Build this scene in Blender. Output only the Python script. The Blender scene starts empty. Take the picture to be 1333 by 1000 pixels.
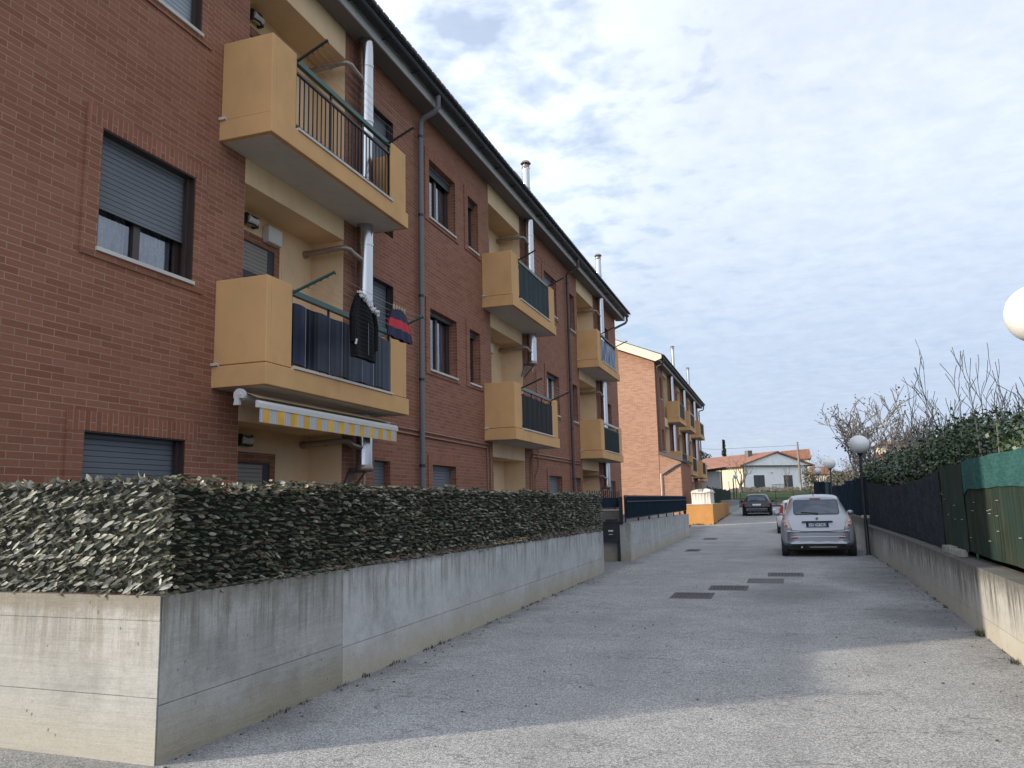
import bpy, bmesh, math, random
from mathutils import Vector, Matrix
R_ = math.radians
random.seed(7)
scene = bpy.context.scene
C = scene.collection

# ------------------------------------------------------------------ camera
cd = bpy.data.cameras.new('camera'); cam = bpy.data.objects.new('camera', cd); C.objects.link(cam)
scene.camera = cam
F = 1030.0
cd.sensor_fit = 'HORIZONTAL'; cd.sensor_width = 36; cd.lens = F/1333*36; cd.clip_start = .05; cd.clip_end = 3000
vy = Vector((1016-666.5, 647-500, F)).normalized()
p1 = Vector((1016-666.5, 647-500, F)); p2 = Vector((16-666.5, 647+23.5-500, F))
up = p2.cross(p1).normalized()
if up.y > 0: up = -up
vx = vy.cross(up)
if vx.x < 0: vx = -vx
rows = (vx, vy, up)
cx_ = Vector([r.x for r in rows]); cyu = -Vector([r.y for r in rows]); czb = -Vector([r.z for r in rows])
m = Matrix((( cx_.x, cyu.x, czb.x, 0), (cx_.y, cyu.y, czb.y, 0), (cx_.z, cyu.z, czb.z, 1.5), (0, 0, 0, 1)))
cam.matrix_world = m

# ------------------------------------------------------------------ light
SUN_EL = 19.7; SX, SY = .819, .574       # horizontal travel of the light
sl = bpy.data.lights.new('sun', 'SUN'); sl.energy = 3.1; sl.angle = R_(1.2); sl.color = (1, .89, .74)
so = bpy.data.objects.new('sun', sl); C.objects.link(so)
el = R_(SUN_EL)
d = Vector((SX*math.cos(el), SY*math.cos(el), -math.sin(el)))
so.rotation_euler = d.to_track_quat('-Z', 'Y').to_euler(); so.location = (-30, -20, 30)

w = bpy.data.worlds.new('World'); scene.world = w; w.use_nodes = True
nt = w.node_tree; N = nt.nodes; L = nt.links; N.clear()
out = N.new('ShaderNodeOutputWorld')
sky = N.new('ShaderNodeTexSky'); sky.sky_type = 'NISHITA'; sky.sun_disc = False
sky.sun_elevation = R_(SUN_EL); sky.sun_rotation = math.atan2(-SX, -SY); sky.air_density = 1.0; sky.dust_density = 1.5
bg1 = N.new('ShaderNodeBackground'); bg1.inputs[1].default_value = .13
L.new(sky.outputs[0], bg1.inputs[0])
tc = N.new('ShaderNodeTexCoord'); sp = N.new('ShaderNodeSeparateXYZ'); L.new(tc.outputs['Generated'], sp.inputs[0])
def wm(op, a, b=None, c=None):
    n = N.new('ShaderNodeMath'); n.operation = op
    for i, v in enumerate((a, b, c)):
        if v is None: continue
        if isinstance(v, (int, float)): n.inputs[i].default_value = v
        else: L.new(v, n.inputs[i])
    return n.outputs[0]
zz = wm('ADD', wm('MAXIMUM', sp.outputs[2], 0), .10)
px = wm('DIVIDE', sp.outputs[0], zz); py = wm('DIVIDE', sp.outputs[1], zz)
cb = N.new('ShaderNodeCombineXYZ'); L.new(px, cb.inputs[0]); L.new(py, cb.inputs[1])
def noise(scale, detail, rough, dist=0, vec=None):
    n = N.new('ShaderNodeTexNoise'); n.inputs['Scale'].default_value = scale; n.inputs['Detail'].default_value = detail
    n.inputs['Roughness'].default_value = rough; n.inputs['Distortion'].default_value = dist
    L.new(vec or cb.outputs[0], n.inputs['Vector']); return n.outputs[0]
n_cell = noise(7.5, 4, .5, .3); n_big = noise(.7, 3, .5); n_fine = noise(17, 5, .6, .1)
# coverage grows from the upper left of the view towards the middle and right
cov = wm('ADD', wm('MULTIPLY', n_big, 1.0), wm('MULTIPLY', sp.outputs[0], .55))
cov = wm('SUBTRACT', cov, wm('MULTIPLY', wm('MAXIMUM', wm('SUBTRACT', sp.outputs[2], .50), 0), .8))
cl = wm('ADD', wm('ADD', wm('MULTIPLY', n_cell, .95), wm('MULTIPLY', n_fine, .25)), cov)
cr = N.new('ShaderNodeValToRGB'); L.new(cl, cr.inputs[0])
cr.color_ramp.elements[0].position = .70; cr.color_ramp.elements[0].color = (0, 0, 0, 1)
cr.color_ramp.elements[1].position = 1.15; cr.color_ramp.elements[1].color = (1, 1, 1, 1)
fac = wm('MULTIPLY_ADD', cr.outputs[0], .55, .42)
# cloud tone: whiter in the middle heights, greyer and bluer at the horizon, small cells darker underneath
ch = N.new('ShaderNodeValToRGB'); L.new(sp.outputs[2], ch.inputs[0])
e = ch.color_ramp.elements; e[0].position = 0; e[0].color = (.54, .62, .76, 1); e[1].position = .75; e[1].color = (.66, .71, .82, 1)
x = e.new(.16); x.color = (.56, .66, .82, 1); x = e.new(.36); x.color = (.78, .86, .96, 1); x = e.new(.55); x.color = (.76, .82, .93, 1)
mt = N.new('ShaderNodeMix'); mt.data_type = 'RGBA'; mt.blend_type = 'MULTIPLY'; mt.inputs[0].default_value = 1
L.new(ch.outputs[0], mt.inputs[6])
tone = N.new('ShaderNodeValToRGB'); L.new(wm('ADD', wm('MULTIPLY', n_fine, .45), wm('MULTIPLY', n_cell, .55)), tone.inputs[0])
tone.color_ramp.elements[0].position = .33; tone.color_ramp.elements[0].color = (.86, .885, .93, 1)
tone.color_ramp.elements[1].position = .62; tone.color_ramp.elements[1].color = (1.0, 1.0, 1.0, 1)
L.new(tone.outputs[0], mt.inputs[7])
bg2 = N.new('ShaderNodeBackground'); L.new(mt.outputs[2], bg2.inputs[0])
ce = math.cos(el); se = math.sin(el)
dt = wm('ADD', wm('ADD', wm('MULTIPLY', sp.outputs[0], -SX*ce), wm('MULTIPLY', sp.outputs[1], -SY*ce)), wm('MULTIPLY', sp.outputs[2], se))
L.new(wm('ADD', wm('MULTIPLY', wm('MAXIMUM', wm('ADD', dt, .30), 0), .85), .655), bg2.inputs[1])  # clouds brightened toward the sun, mostly out of view, to raise ambient light
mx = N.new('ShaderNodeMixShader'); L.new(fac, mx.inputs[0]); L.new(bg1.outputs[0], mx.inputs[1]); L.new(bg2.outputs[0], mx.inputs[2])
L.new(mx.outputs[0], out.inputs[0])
vs = scene.view_settings; vs.view_transform = 'Standard'; vs.look = 'None'; vs.exposure = 0.80; vs.gamma = 1

# ------------------------------------------------------------------ materials
def mat(name, col, rough=.7, metal=0, spec=.5):
    m = bpy.data.materials.new(name); m.use_nodes = True
    b = m.node_tree.nodes['Principled BSDF']; b.inputs['Base Color'].default_value = (*col, 1)
    b.inputs['Roughness'].default_value = rough; b.inputs['Metallic'].default_value = metal
    b.inputs['Specular IOR Level'].default_value = spec
    return m
class NT:
    def __init__(s, m):
        s.m = m; s.t = m.node_tree; s.N = s.t.nodes; s.L = s.t.links; s.b = s.N['Principled BSDF']
        s.tc = s.N.new('ShaderNodeTexCoord'); s.obj = s.tc.outputs['Object']
    def new(s, k): return s.N.new('ShaderNode'+k)
    def inp(s, sock, v):
        if v is None: return
        if isinstance(v, (int, float)): sock.default_value = v
        elif isinstance(v, tuple): sock.default_value = v if len(v) == len(sock.default_value) else (*v, 1)
        else: s.L.new(v, sock)
    def math(s, op, a, b=None, c=None, clamp=False):
        n = s.new('Math'); n.operation = op; n.use_clamp = clamp
        for i, v in enumerate((a, b, c)): s.inp(n.inputs[i], v)
        return n.outputs[0]
    def map(s, scale=(1, 1, 1), loc=(0, 0, 0), vec=None):
        n = s.new('Mapping'); s.L.new(vec or s.obj, n.inputs[0]); n.inputs['Scale'].default_value = scale; n.inputs['Location'].default_value = loc
        return n.outputs[0]
    def noise(s, scale, detail=4, rough=.5, vec=None, dist=0):
        n = s.new('TexNoise'); s.L.new(vec or s.obj, n.inputs['Vector']); n.inputs['Scale'].default_value = scale
        n.inputs['Detail'].default_value = detail; n.inputs['Roughness'].default_value = rough; n.inputs['Distortion'].default_value = dist
        return n.outputs[0]
    def ramp(s, f, *st):
        n = s.new('ValToRGB'); s.L.new(f, n.inputs[0]); e = n.color_ramp.elements
        for i, (p, c) in enumerate(st):
            if isinstance(c, (int, float)): c = (c, c, c)
            x = e[i] if i < 2 else e.new(p)
            x.position = p; x.color = (*c, 1)
        return n.outputs[0]
    def mix(s, f, a, b, mode='MIX'):
        n = s.new('Mix'); n.data_type = 'RGBA'; n.blend_type = mode
        s.inp(n.inputs[0], f); s.inp(n.inputs[6], a); s.inp(n.inputs[7], b); return n.outputs[2]
    def col(s, c): s.L.new(c, s.b.inputs['Base Color'])
    def rough(s, c): s.L.new(c, s.b.inputs['Roughness'])
    def bump(s, h, strength=.3, dist=.01):
        n = s.new('Bump'); n.inputs['Strength'].default_value = strength; n.inputs['Distance'].default_value = dist
        s.L.new(h, n.inputs['Height']); s.L.new(n.outputs[0], s.b.inputs['Normal'])
    def sep(s, v=None):
        n = s.new('SeparateXYZ'); s.L.new(v or s.obj, n.inputs[0]); return n.outputs
    def comb(s, a, b, c=0.0):
        n = s.new('CombineXYZ'); s.inp(n.inputs[0], a); s.inp(n.inputs[1], b); s.inp(n.inputs[2], c); return n.outputs[0]

def brick_mat(name, c1, c2, c3, mortar, soldier=False):
    m = mat(name, c1, .85, 0, .25); n = NT(m); X, Y, Z = n.sep()
    u = n.math('ADD', X, Y)
    v = n.comb(Z, u) if soldier else n.comb(u, Z)
    b = n.new('TexBrick'); n.L.new(v, b.inputs['Vector'])
    b.inputs['Scale'].default_value = 1; b.inputs['Brick Width'].default_value = .26; b.inputs['Row Height'].default_value = .0655
    b.inputs['Mortar Size'].default_value = .0048; b.inputs['Mortar Smooth'].default_value = .25; b.inputs['Bias'].default_value = 0
    b.offset = .5
    n.inp(b.inputs['Color1'], (0, 0, 0)); n.inp(b.inputs['Color2'], (1, 1, 1)); n.inp(b.inputs['Mortar'], (.5, .5, .5))
    f1 = n.noise(.8, 3, .6); f2 = n.noise(38, 4, .7, vec=n.map((1, 1, 2.2)))
    per = n.math('ADD', n.math('MULTIPLY', b.outputs[0], .65), n.math('MULTIPLY', f1, .35))
    base = n.ramp(per, (.12, c2), (.45, c1), (.85, c3))
    base = n.mix(.55, base, n.ramp(f2, (.3, .72), (.75, 1.22)), 'MULTIPLY')
    mo = n.mix(n.ramp(n.noise(3, 4, .6), (.35, 0.0), (.7, .55)), mortar, tuple(x*.55 for x in mortar))
    n.col(n.mix(b.outputs['Fac'], base, mo))
    h = n.math('SUBTRACT', n.math('MULTIPLY', f2, .25), b.outputs['Fac'])
    n.bump(h, .55, .008)
    return m
M = {}
M['brick'] = brick_mat('red_brick', (.258, .107, .065), (.222, .088, .052), (.294, .127, .079), (.37, .245, .175))
M['soldier'] = brick_mat('upright_brick', (.265, .104, .062), (.225, .086, .050), (.30, .122, .075), (.38, .25, .18), True)
M['brick2'] = brick_mat('salmon_brick', (.36, .198, .135), (.30, .155, .10), (.42, .24, .168), (.52, .36, .26))

def plaster(name, c, var=.12, rough=.85, stain=.25, bump=.15):
    m = mat(name, c, rough, 0, .2); n = NT(m)
    f = n.noise(1.3, 5, .6); g = n.noise(90, 3, .6)
    s = n.noise(2.2, 6, .65, vec=n.map((1.3, 1.3, .7)))
    a = n.mix(n.ramp(f, (.3, 0), (.7, 1)), tuple(x*(1-var) for x in c), tuple(min(1, x*(1+var)) for x in c))
    a = n.mix(n.math('MULTIPLY', n.ramp(s, (.52, 0), (.78, 1)), stain), a, tuple(x*.45 for x in c))
    n.col(a); n.bump(g, bump, .004); return m
M['ochre'] = plaster('ochre_plaster', (.61, .355, .160), .08, stain=.22)
M['cream'] = plaster('cream_plaster', (.74, .53, .33), .08, stain=.25)
M['soffit'] = plaster('pale_soffit', (.56, .53, .50), .08, stain=.3)
M['orange'] = plaster('orange_plaster', (.50, .25, .085), .12, stain=.35)
M['white_wall'] = plaster('white_render', (.78, .78, .76), .06, stain=.2)
M['cream_wall'] = plaster('cream_render', (.50, .45, .35), .06)
M['fascia'] = plaster('fascia_paint', (.46, .45, .45), .06)
M['cream_board'] = plaster('cream_board', (.62, .58, .48), .05)
M['dark_soffit'] = mat('dark_soffit', (.17, .155, .15), .8)

def concrete(name, c, c_low, streak, streak_col, top_dirt, rough=.9, board=False, drop=.25):
    m = mat(name, c, rough, 0, .2); n = NT(m); X, Y, Z = n.sep()
    u = n.math('ADD', X, Y)
    big = n.noise(1.4, 5, .6); fine = n.noise(60, 5, .65); mid = n.noise(9, 5, .65)
    a = n.mix(n.ramp(big, (.3, 0), (.7, 1)), tuple(x*.84 for x in c), tuple(min(1, x*1.12) for x in c))
    a = n.mix(n.math('MULTIPLY', n.ramp(mid, (.48, 0), (.72, 1)), .35), a, tuple(x*.6 for x in c))
    blot = n.noise(2.6, 6, .7)
    a = n.mix(n.math('MULTIPLY', n.ramp(blot, (.50, 0), (.66, 1)), .55), a, tuple(x*.60 for x in c))
    # low band of yellowish splash dirt
    low = n.math('MULTIPLY', n.ramp(n.math('ADD', Z, n.math('MULTIPLY', n.math('SUBTRACT', big, .5), .35)), (.06, 1), (.34, 0)), .75)
    a = n.mix(low, a, c_low)
    # run-off streaks that hang from the top edge
    sv = n.comb(n.math('MULTIPLY', u, 7.0), n.math('MULTIPLY', Z, .35))
    st = n.noise(1.7, 6, .78, vec=sv)
    reach = n.noise(.9, 3, .6, vec=n.comb(u, 0.0))
    lim = n.math('ADD', n.math('MULTIPLY', n.math('SUBTRACT', Z, .98), 1.35), n.math('ADD', n.math('MULTIPLY', reach, .9), drop))
    sm = n.math('MULTIPLY', n.ramp(st, (.47, 0), (.57, 1)), n.ramp(lim, (0.0, 0), (.45, 1)))
    a = n.mix(n.math('MULTIPLY', sm, streak), a, streak_col)
    td = n.math('MULTIPLY', n.ramp(n.math('ADD', Z, n.math('MULTIPLY', n.math('SUBTRACT', mid, .5), .22)), (top_dirt[0], 0), (top_dirt[1], 1)), top_dirt[2])
    a = n.mix(td, a, streak_col)
    a = n.mix(.5, a, n.ramp(fine, (.3, .8), (.7, 1.15)), 'MULTIPLY')
    vo = n.new('TexVoronoi'); vo.inputs['Scale'].default_value = 11; n.L.new(n.map((1, 1, .8)), vo.inputs['Vector'])
    pit = n.ramp(n.math('ADD', vo.outputs['Distance'], n.math('MULTIPLY', fine, .10)), (.11, 1), (.17, 0))
    pm = n.math('MULTIPLY', pit, n.ramp(n.noise(3.1, 3, .6), (.42, 0), (.52, 1)))
    a = n.mix(n.math('MULTIPLY', pm, .75), a, tuple(x*.35 for x in c))
    n.col(a)
    h = n.math('ADD', n.math('MULTIPLY', fine, .5), n.math('MULTIPLY', mid, .8))
    if board:
        bd = n.noise(2.2, 5, .65, vec=n.comb(n.math('MULTIPLY', u, .7), n.math('MULTIPLY', Z, 10)))
        h = n.math('ADD', h, n.math('MULTIPLY', bd, 1.6))
        a = n.mix(n.math('MULTIPLY', n.ramp(bd, (.5, 0), (.68, 1)), .2), a, tuple(x*.5 for x in c)); n.col(a)
    h = n.math('SUBTRACT', h, pm)
    n.bump(h, .35, .012); return m
M['conc'] = concrete('grey_concrete', (.47, .47, .468), (.42, .37, .27), .6, (.17, .165, .15), (.87, .97, .6))
M['conc_old'] = concrete('old_board_concrete', (.37, .365, .345), (.31, .27, .19), .65, (.14, .13, .105), (.80, 1.0, .7), board=True)
M['conc_front'] = concrete('pale_board_concrete', (.325, .32, .30), (.30, .285, .235), .6, (.17, .15, .115), (.84, .93, .75), board=True)
M['conc_right'] = concrete('streaked_concrete', (.42, .41, .375), (.41, .38, .30), .95, (.10, .098, .088), (.50, .68, .85), drop=.62)

def asphalt():
    m = mat('worn_asphalt', (.2, .2, .2), .92, 0, .25); n = NT(m)
    vo = n.new('TexVoronoi'); vo.inputs['Scale'].default_value = 120; n.L.new(n.obj, vo.inputs['Vector'])
    g = n.noise(150, 3, .7); g2 = n.noise(45, 4, .7); big = n.noise(.45, 6, .62); mid = n.noise(1.6, 5, .65)
    cs = n.new('SeparateColor'); n.L.new(vo.outputs['Color'], cs.inputs[0])
    st = n.math('ADD', n.math('MULTIPLY', cs.outputs[0], .55), n.math('MULTIPLY', g, .45))
    c = n.ramp(st, (.20, (.15, .15, .15)), (.5, (.33, .326, .315)), (.82, (.56, .553, .53)))
    c = n.mix(.7, c, n.ramp(big, (.28, .80), (.72, 1.14)), 'MULTIPLY')
    c = n.mix(.6, c, n.ramp(mid, (.32, .80), (.66, 1.1)), 'MULTIPLY')
    c = n.mix(.5, c, n.ramp(g2, (.3, .82), (.7, 1.15)), 'MULTIPLY')
    X, Y, Z = n.sep()
    # damp, dirty margins along both kerb walls and a stained patch near the covers
    wob = n.math('MULTIPLY', n.math('SUBTRACT', n.noise(1.1, 5, .65), .5), 1.5)
    e1 = n.ramp(n.math('ADD', n.math('ADD', X, 3.65), wob), (.0, 1), (.42, 0))
    e2 = n.ramp(n.math('ADD', n.math('SUBTRACT', 2.05, X), wob), (.0, 1), (.6, 0))
    edge = n.math('MAXIMUM', e1, e2)
    c = n.mix(n.math('MULTIPLY', edge, .42), c, (.085, .085, .082))
    def blob(bx, by, sx, sy):
        dx = n.math('DIVIDE', n.math('SUBTRACT', X, bx), sx); dy = n.math('DIVIDE', n.math('SUBTRACT', Y, by), sy)
        r = n.math('ADD', n.math('ADD', n.math('MULTIPLY', dx, dx), n.math('MULTIPLY', dy, dy)), n.math('MULTIPLY', wob, 1.0))
        return n.ramp(r, (.15, 1), (1.1, 0))
    bl = n.math('MAXIMUM', n.math('MAXIMUM', blob(.1, 13.6, 1.0, 1.6), blob(1.45, 11.3, .6, 1.3)), blob(1.5, 16.6, .9, 3.0))
    c = n.mix(n.math('MULTIPLY', bl, .45), c, (.09, .09, .088))
    # old hairline cracks / paving seams across the road
    wv = n.math('ABSOLUTE', n.math('SUBTRACT', n.noise(.33, 5, .6, vec=n.map((1, 1.6, 1))), .5))
    crk = n.ramp(wv, (.0, 1), (.0035, 0))
    c = n.mix(n.math('MULTIPLY', crk, .55), c, (.08, .08, .078))
    lane = n.math('ABSOLUTE', n.math('SUBTRACT', n.math('ABSOLUTE', n.math('ADD', n.math('ADD', X, .75), n.math('MULTIPLY', wob, .25))), .72))
    c = n.mix(n.math('MULTIPLY', n.ramp(lane, (.0, 1), (.30, 0)), .22), c, (.23, .228, .222))
    n.col(c); n.bump(n.math('ADD', n.math('MULTIPLY', vo.outputs['Distance'], 1.0), g), .55, .008)
    return m
M['asphalt'] = asphalt()

def slats(name, c, period, axis='Z', depth=.6, rough=.5, metal=0.0):
    m = mat(name, c, rough, metal, .4); n = NT(m); X, Y, Z = n.sep()
    a = {'Z': Z, 'Y': Y}[axis]
    t = n.math('FRACT', n.math('DIVIDE', a, period))
    prof = n.ramp(t, (0, 0.0), (.12, 1), (.8, .75), (1, 0.0))
    line = n.ramp(t, (0, .45), (.1, 1), (.9, 1), (1, .45))
    v = n.noise(1.7, 3, .5)
    cc = n.mix(n.ramp(v, (.3, 0), (.7, 1)), tuple(x*.9 for x in c), tuple(min(1, x*1.1) for x in c))
    n.col(n.mix(1.0, cc, line, 'MULTIPLY')); n.bump(prof, depth, .012); return m
M['shutter'] = slats('grey_shutter', (.12, .13, .15), .055)
M['shutter_pale'] = slats('pale_shutter', (.30, .34, .37), .055)
M['shutter_dark'] = slats('dark_shutter', (.06, .066, .08), .055)
M['shutter_brown'] = slats('taupe_shutter', (.26, .24, .21), .055)
M['frame'] = mat('dark_brown_frame', (.045, .028, .024), .45)
M['frame_white'] = mat('white_frame', (.6, .6, .58), .5)
M['lining'] = mat('black_lining', (.02, .02, .024), .5)
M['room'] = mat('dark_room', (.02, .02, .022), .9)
M['curtain'] = plaster('lace_curtain', (.62, .63, .62), .12, stain=.0)
def curtain_mat():
    m = mat('lace_curtain_folds', (.5, .5, .5), .9, 0, .1); n = NT(m)
    f = n.noise(7, 4, .6, vec=n.map((4, 4, .5))); g = n.noise(26, 3, .6)
    n.col(n.mix(.5, n.ramp(f, (.3, (.16, .17, .2)), (.6, (.5, .52, .54))), n.ramp(g, (.35, .5), (.65, 1.1)), 'MULTIPLY')); return m
M['curtain'] = curtain_mat()
M['marble'] = plaster('marble_sill', (.56, .53, .49), .1, stain=.4)
M['gutter'] = mat('dark_gutter', (.035, .037, .045), .45, .4)
M['pipe'] = mat('grey_pipe', (.15, .148, .155), .6, .1)
M['pipe_brown'] = mat('brown_pipe', (.085, .06, .058), .5, .3)
M['flue'] = mat('steel_flue', (.50, .50, .51), .2, 1.0)
M['flue_dull'] = mat('dull_flue', (.33, .28, .24), .45, .7)
M['gas'] = mat('gas_pipe_paint', (.30, .15, .11), .6)
M['black_metal'] = mat('black_metal', (.018, .018, .02), .45, .2)
M['green_metal'] = mat('green_painted_metal', (.022, .085, .072), .45)
M['grey_metal'] = mat('grey_painted_metal', (.16, .18, .19), .5, .2)
M['pale_metal'] = mat('pale_painted_metal', (.45, .45, .44), .45)
M['wire'] = mat('pale_wire', (.35, .34, .33), .5)
M['white_plastic'] = plaster('white_plastic', (.62, .60, .57), .05, .5, .1)
M['tile'] = plaster('clay_tile', (.25, .125, .088), .25, stain=.5)
M['tile_dark'] = plaster('dark_roof_tile', (.10, .095, .10), .2, stain=.4)
M['tile_edge'] = mat('roof_edge', (.11, .11, .125), .6)

def cloth_folds(name, c, c2, scale=6, rough=.6):
    m = mat(name, c, rough, 0, .12); n = NT(m); f = n.noise(scale, 4, .6, vec=n.map((1, 1, .12)))
    n.col(n.ramp(f, (.35, c2), (.62, c))); n.bump(f, .5, .03); return m
M['sheet_navy'] = cloth_folds('navy_screen_sheet', (.036, .046, .080), (.005, .007, .016), 9, .3)
M['sheet_teal'] = cloth_folds('teal_screen_sheet', (.006, .026, .028), (.003, .010, .013), 12, .6)
M['sheet_black'] = cloth_folds('black_screen_sheet', (.010, .012, .012), (.004, .005, .005), 12, .6)
M['sheet_green'] = cloth_folds('deep_green_screen', (.008, .022, .024), (.004, .009, .012), 8, .7)
M['sheet_blue'] = cloth_folds('blue_white_towel', (.35, .42, .52), (.02, .03, .07), 14, .8)

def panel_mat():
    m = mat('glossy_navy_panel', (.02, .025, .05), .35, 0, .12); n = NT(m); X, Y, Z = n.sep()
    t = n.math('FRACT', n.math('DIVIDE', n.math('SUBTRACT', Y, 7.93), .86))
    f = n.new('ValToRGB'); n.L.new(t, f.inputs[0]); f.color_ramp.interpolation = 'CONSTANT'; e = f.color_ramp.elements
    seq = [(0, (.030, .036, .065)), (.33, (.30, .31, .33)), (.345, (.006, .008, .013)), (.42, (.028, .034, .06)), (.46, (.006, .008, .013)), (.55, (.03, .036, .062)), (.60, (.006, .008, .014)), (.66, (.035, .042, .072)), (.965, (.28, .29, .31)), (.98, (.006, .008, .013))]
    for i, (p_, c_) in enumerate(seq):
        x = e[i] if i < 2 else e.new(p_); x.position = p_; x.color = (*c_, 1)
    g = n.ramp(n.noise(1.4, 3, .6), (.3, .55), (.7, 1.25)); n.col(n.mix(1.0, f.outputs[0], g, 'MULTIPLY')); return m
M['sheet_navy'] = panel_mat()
def awning_mat():
    m = mat('striped_awning', (.7, .5, .2), .8, 0, .2); n = NT(m); X, Y, Z = n.sep()
    t = n.math('FRACT', n.math('DIVIDE', Y, .272))
    t2 = n.math('FRACT', n.math('DIVIDE', Y, .034))
    yel = n.mix(n.ramp(n.noise(3, 2, .5), (.4, 0), (.6, 1)), (.62, .34, .05), (.74, .44, .08))
    gr = n.ramp(t2, (.3, (.50, .51, .54)), (.55, (.36, .38, .42)))
    f = n.new('ValToRGB'); n.L.new(t, f.inputs[0]); f.color_ramp.interpolation = 'CONSTANT'
    e = f.color_ramp.elements; e[0].position = 0; e[0].color = (0, 0, 0, 1); e[1].position = .50; e[1].color = (1, 1, 1, 1)
    n.col(n.mix(f.outputs[0], gr, yel)); return m
M['awning'] = awning_mat()

def leaf_mat(name, *stops, rough=.5, spec=.4):
    m = mat(name, (.05, .07, .03), rough, 0, spec); n = NT(m)
    g = n.new('NewGeometry'); f = n.noise(1.1, 3, .6)
    t = n.math('ADD', n.math('MULTIPLY', g.outputs['Random Per Island'], .75), n.math('MULTIPLY', f, .25))
    n.col(n.ramp(t, *stops)); return m
M['leaf_side'] = leaf_mat('artificial_leaves', (.10, (.022, .034, .02)), (.28, (.05, .068, .036)), (.44, (.10, .105, .066)), (.58, (.18, .165, .115)), (.72, (.16, .11, .08)), (.82, (.27, .26, .20)), (.94, (.42, .41, .35)), rough=.45, spec=.5)
M['leaf_front'] = leaf_mat('pale_artificial_leaves', (.12, (.03, .035, .022)), (.34, (.07, .068, .045)), (.5, (.15, .15, .11)), (.66, (.27, .265, .215)), (.84, (.38, .37, .31)), (.93, (.12, .17, .04)), rough=.4, spec=.6)
M['net_and_shade'] = mat('dark_net_and_shade', (.008, .012, .008), .9)
M['laurel'] = leaf_mat('laurel_leaves', (.1, (.016, .032, .014)), (.45, (.035, .062, .022)), (.75, (.050, .078, .03)), (.95, (.070, .092, .040)), rough=.38, spec=.5)
M['dry_leaf'] = leaf_mat('dry_leaves', (.2, (.07, .068, .062)), (.6, (.11, .10, .088)), (.95, (.16, .145, .12)))
M['bark'] = plaster('bark', (.115, .095, .08), .25, stain=.3)
M['bark_grey'] = plaster('grey_bark', (.17, .155, .145), .2, stain=.3)
M['conifer'] = leaf_mat('conifer_needles', (.1, (.012, .022, .012)), (.9, (.035, .05, .025)))

def net(name, c1, c2, scale=(30, 30, .8), rough=.95, c3=None, fold=3.0):
    m = mat(name, c1, rough, 0, .03); n = NT(m)
    a = n.noise(1, 5, .65, vec=n.map(scale)); b = n.noise(fold, 4, .6); f = n.noise(220, 2, .5)
    c = n.mix(n.ramp(a, (.38, 0), (.62, 1)), c1, c2)
    c = n.mix(.55, c, n.ramp(b, (.3, .7), (.7, 1.25)), 'MULTIPLY')
    if c3: c = n.mix(n.ramp(n.noise(.9, 3, .6), (.45, 0), (.65, .7)), c, c3)
    n.col(c); n.bump(n.math('ADD', a, n.math('MULTIPLY', f, .4)), .35, .012); return m
M['net_black'] = net('black_shade_net', (.032, .038, .045), (.048, .055, .064), (3, 3, 14))
M['net_slate'] = net('slate_shade_net', (.032, .042, .05), (.048, .062, .068), (22, 22, .8))
M['net_reed'] = net('green_netted_reed', (.020, .030, .024), (.050, .058, .042), (17, 17, .5), c3=(.020, .044, .040))
M['net_mix'] = net('dark_netted_reed', (.028, .045, .038), (.058, .066, .048), (17, 17, .5), c3=(.022, .05, .045))
M['net_teal'] = net('teal_net', (.026, .080, .078), (.044, .115, .108), (9, 9, 40))
M['net_blue'] = net('blue_black_net', (.008, .018, .028), (.014, .028, .042), (14, 14, 1))
def grass():
    m = mat('grass_ground', (.06, .09, .03), .95, 0, .1); n = NT(m)
    c = n.mix(n.ramp(n.noise(.35, 5, .6), (.35, 0), (.65, 1)), (.028, .052, .018), (.055, .07, .032))
    c = n.mix(n.ramp(n.noise(.08, 4, .6), (.55, 0), (.7, .7)), c, (.15, .12, .08))
    n.col(n.mix(.5, c, n.ramp(n.noise(9, 5, .7), (.3, .6), (.7, 1.3)), 'MULTIPLY')); n.bump(n.noise(14, 5, .7), .8, .05); return m
M['grass'] = grass()
M['scrub'] = leaf_mat('scrub_twigs', (.1, (.035, .035, .022)), (.5, (.075, .07, .045)), (.95, (.14, .125, .09)))
M['moss'] = leaf_mat('moss_and_weeds', (.2, (.025, .035, .015)), (.6, (.05, .06, .025)), (.95, (.10, .095, .07)))
M['hill'] = plaster('wooded_hill', (.10, .12, .10), .3)
M['soil'] = plaster('garden_soil', (.14, .11, .08), .2)
M['stone'] = plaster('rubble_stone', (.12, .11, .10), .3, stain=.5, bump=.8)
M['iron'] = slats('rusty_iron_cover', (.095, .082, .08), .045, 'Y', .5, .8, .0)
M['iron_plain'] = plaster('worn_iron_cover', (.11, .105, .105), .2, .8)
M['paint'] = mat('silver_car_paint', (.34, .35, .375), .42, .35); M['paint'].node_tree.nodes['Principled BSDF'].inputs['Coat Weight'].default_value = .5
M['paint_black'] = mat('black_car_paint', (.008, .009, .016), .3, .1); M['paint_white'] = mat('white_car_paint', (.55, .55, .56), .35)
for k in ('paint_white',): M[k].node_tree.nodes['Principled BSDF'].inputs['Coat Weight'].default_value = .5
M['car_glass'] = mat('tinted_car_glass', (.035, .055, .075), .06, 0, .8)
M['tyre'] = mat('tyre_rubber', (.014, .014, .015), .85); M['rim'] = mat('alloy_rim', (.35, .35, .36), .35, .8)
M['red_lens'] = mat('red_lens', (.33, .03, .03), .2); M['clear_lens'] = mat('clear_lens', (.50, .42, .38), .12); M['pink_lens'] = mat('pink_lens', (.42, .10, .08), .15)
M['plate'] = mat('dark_plate', (.10, .125, .18), .5); M['plate_white'] = mat('plate_lettering', (.7, .7, .7), .5)
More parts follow.
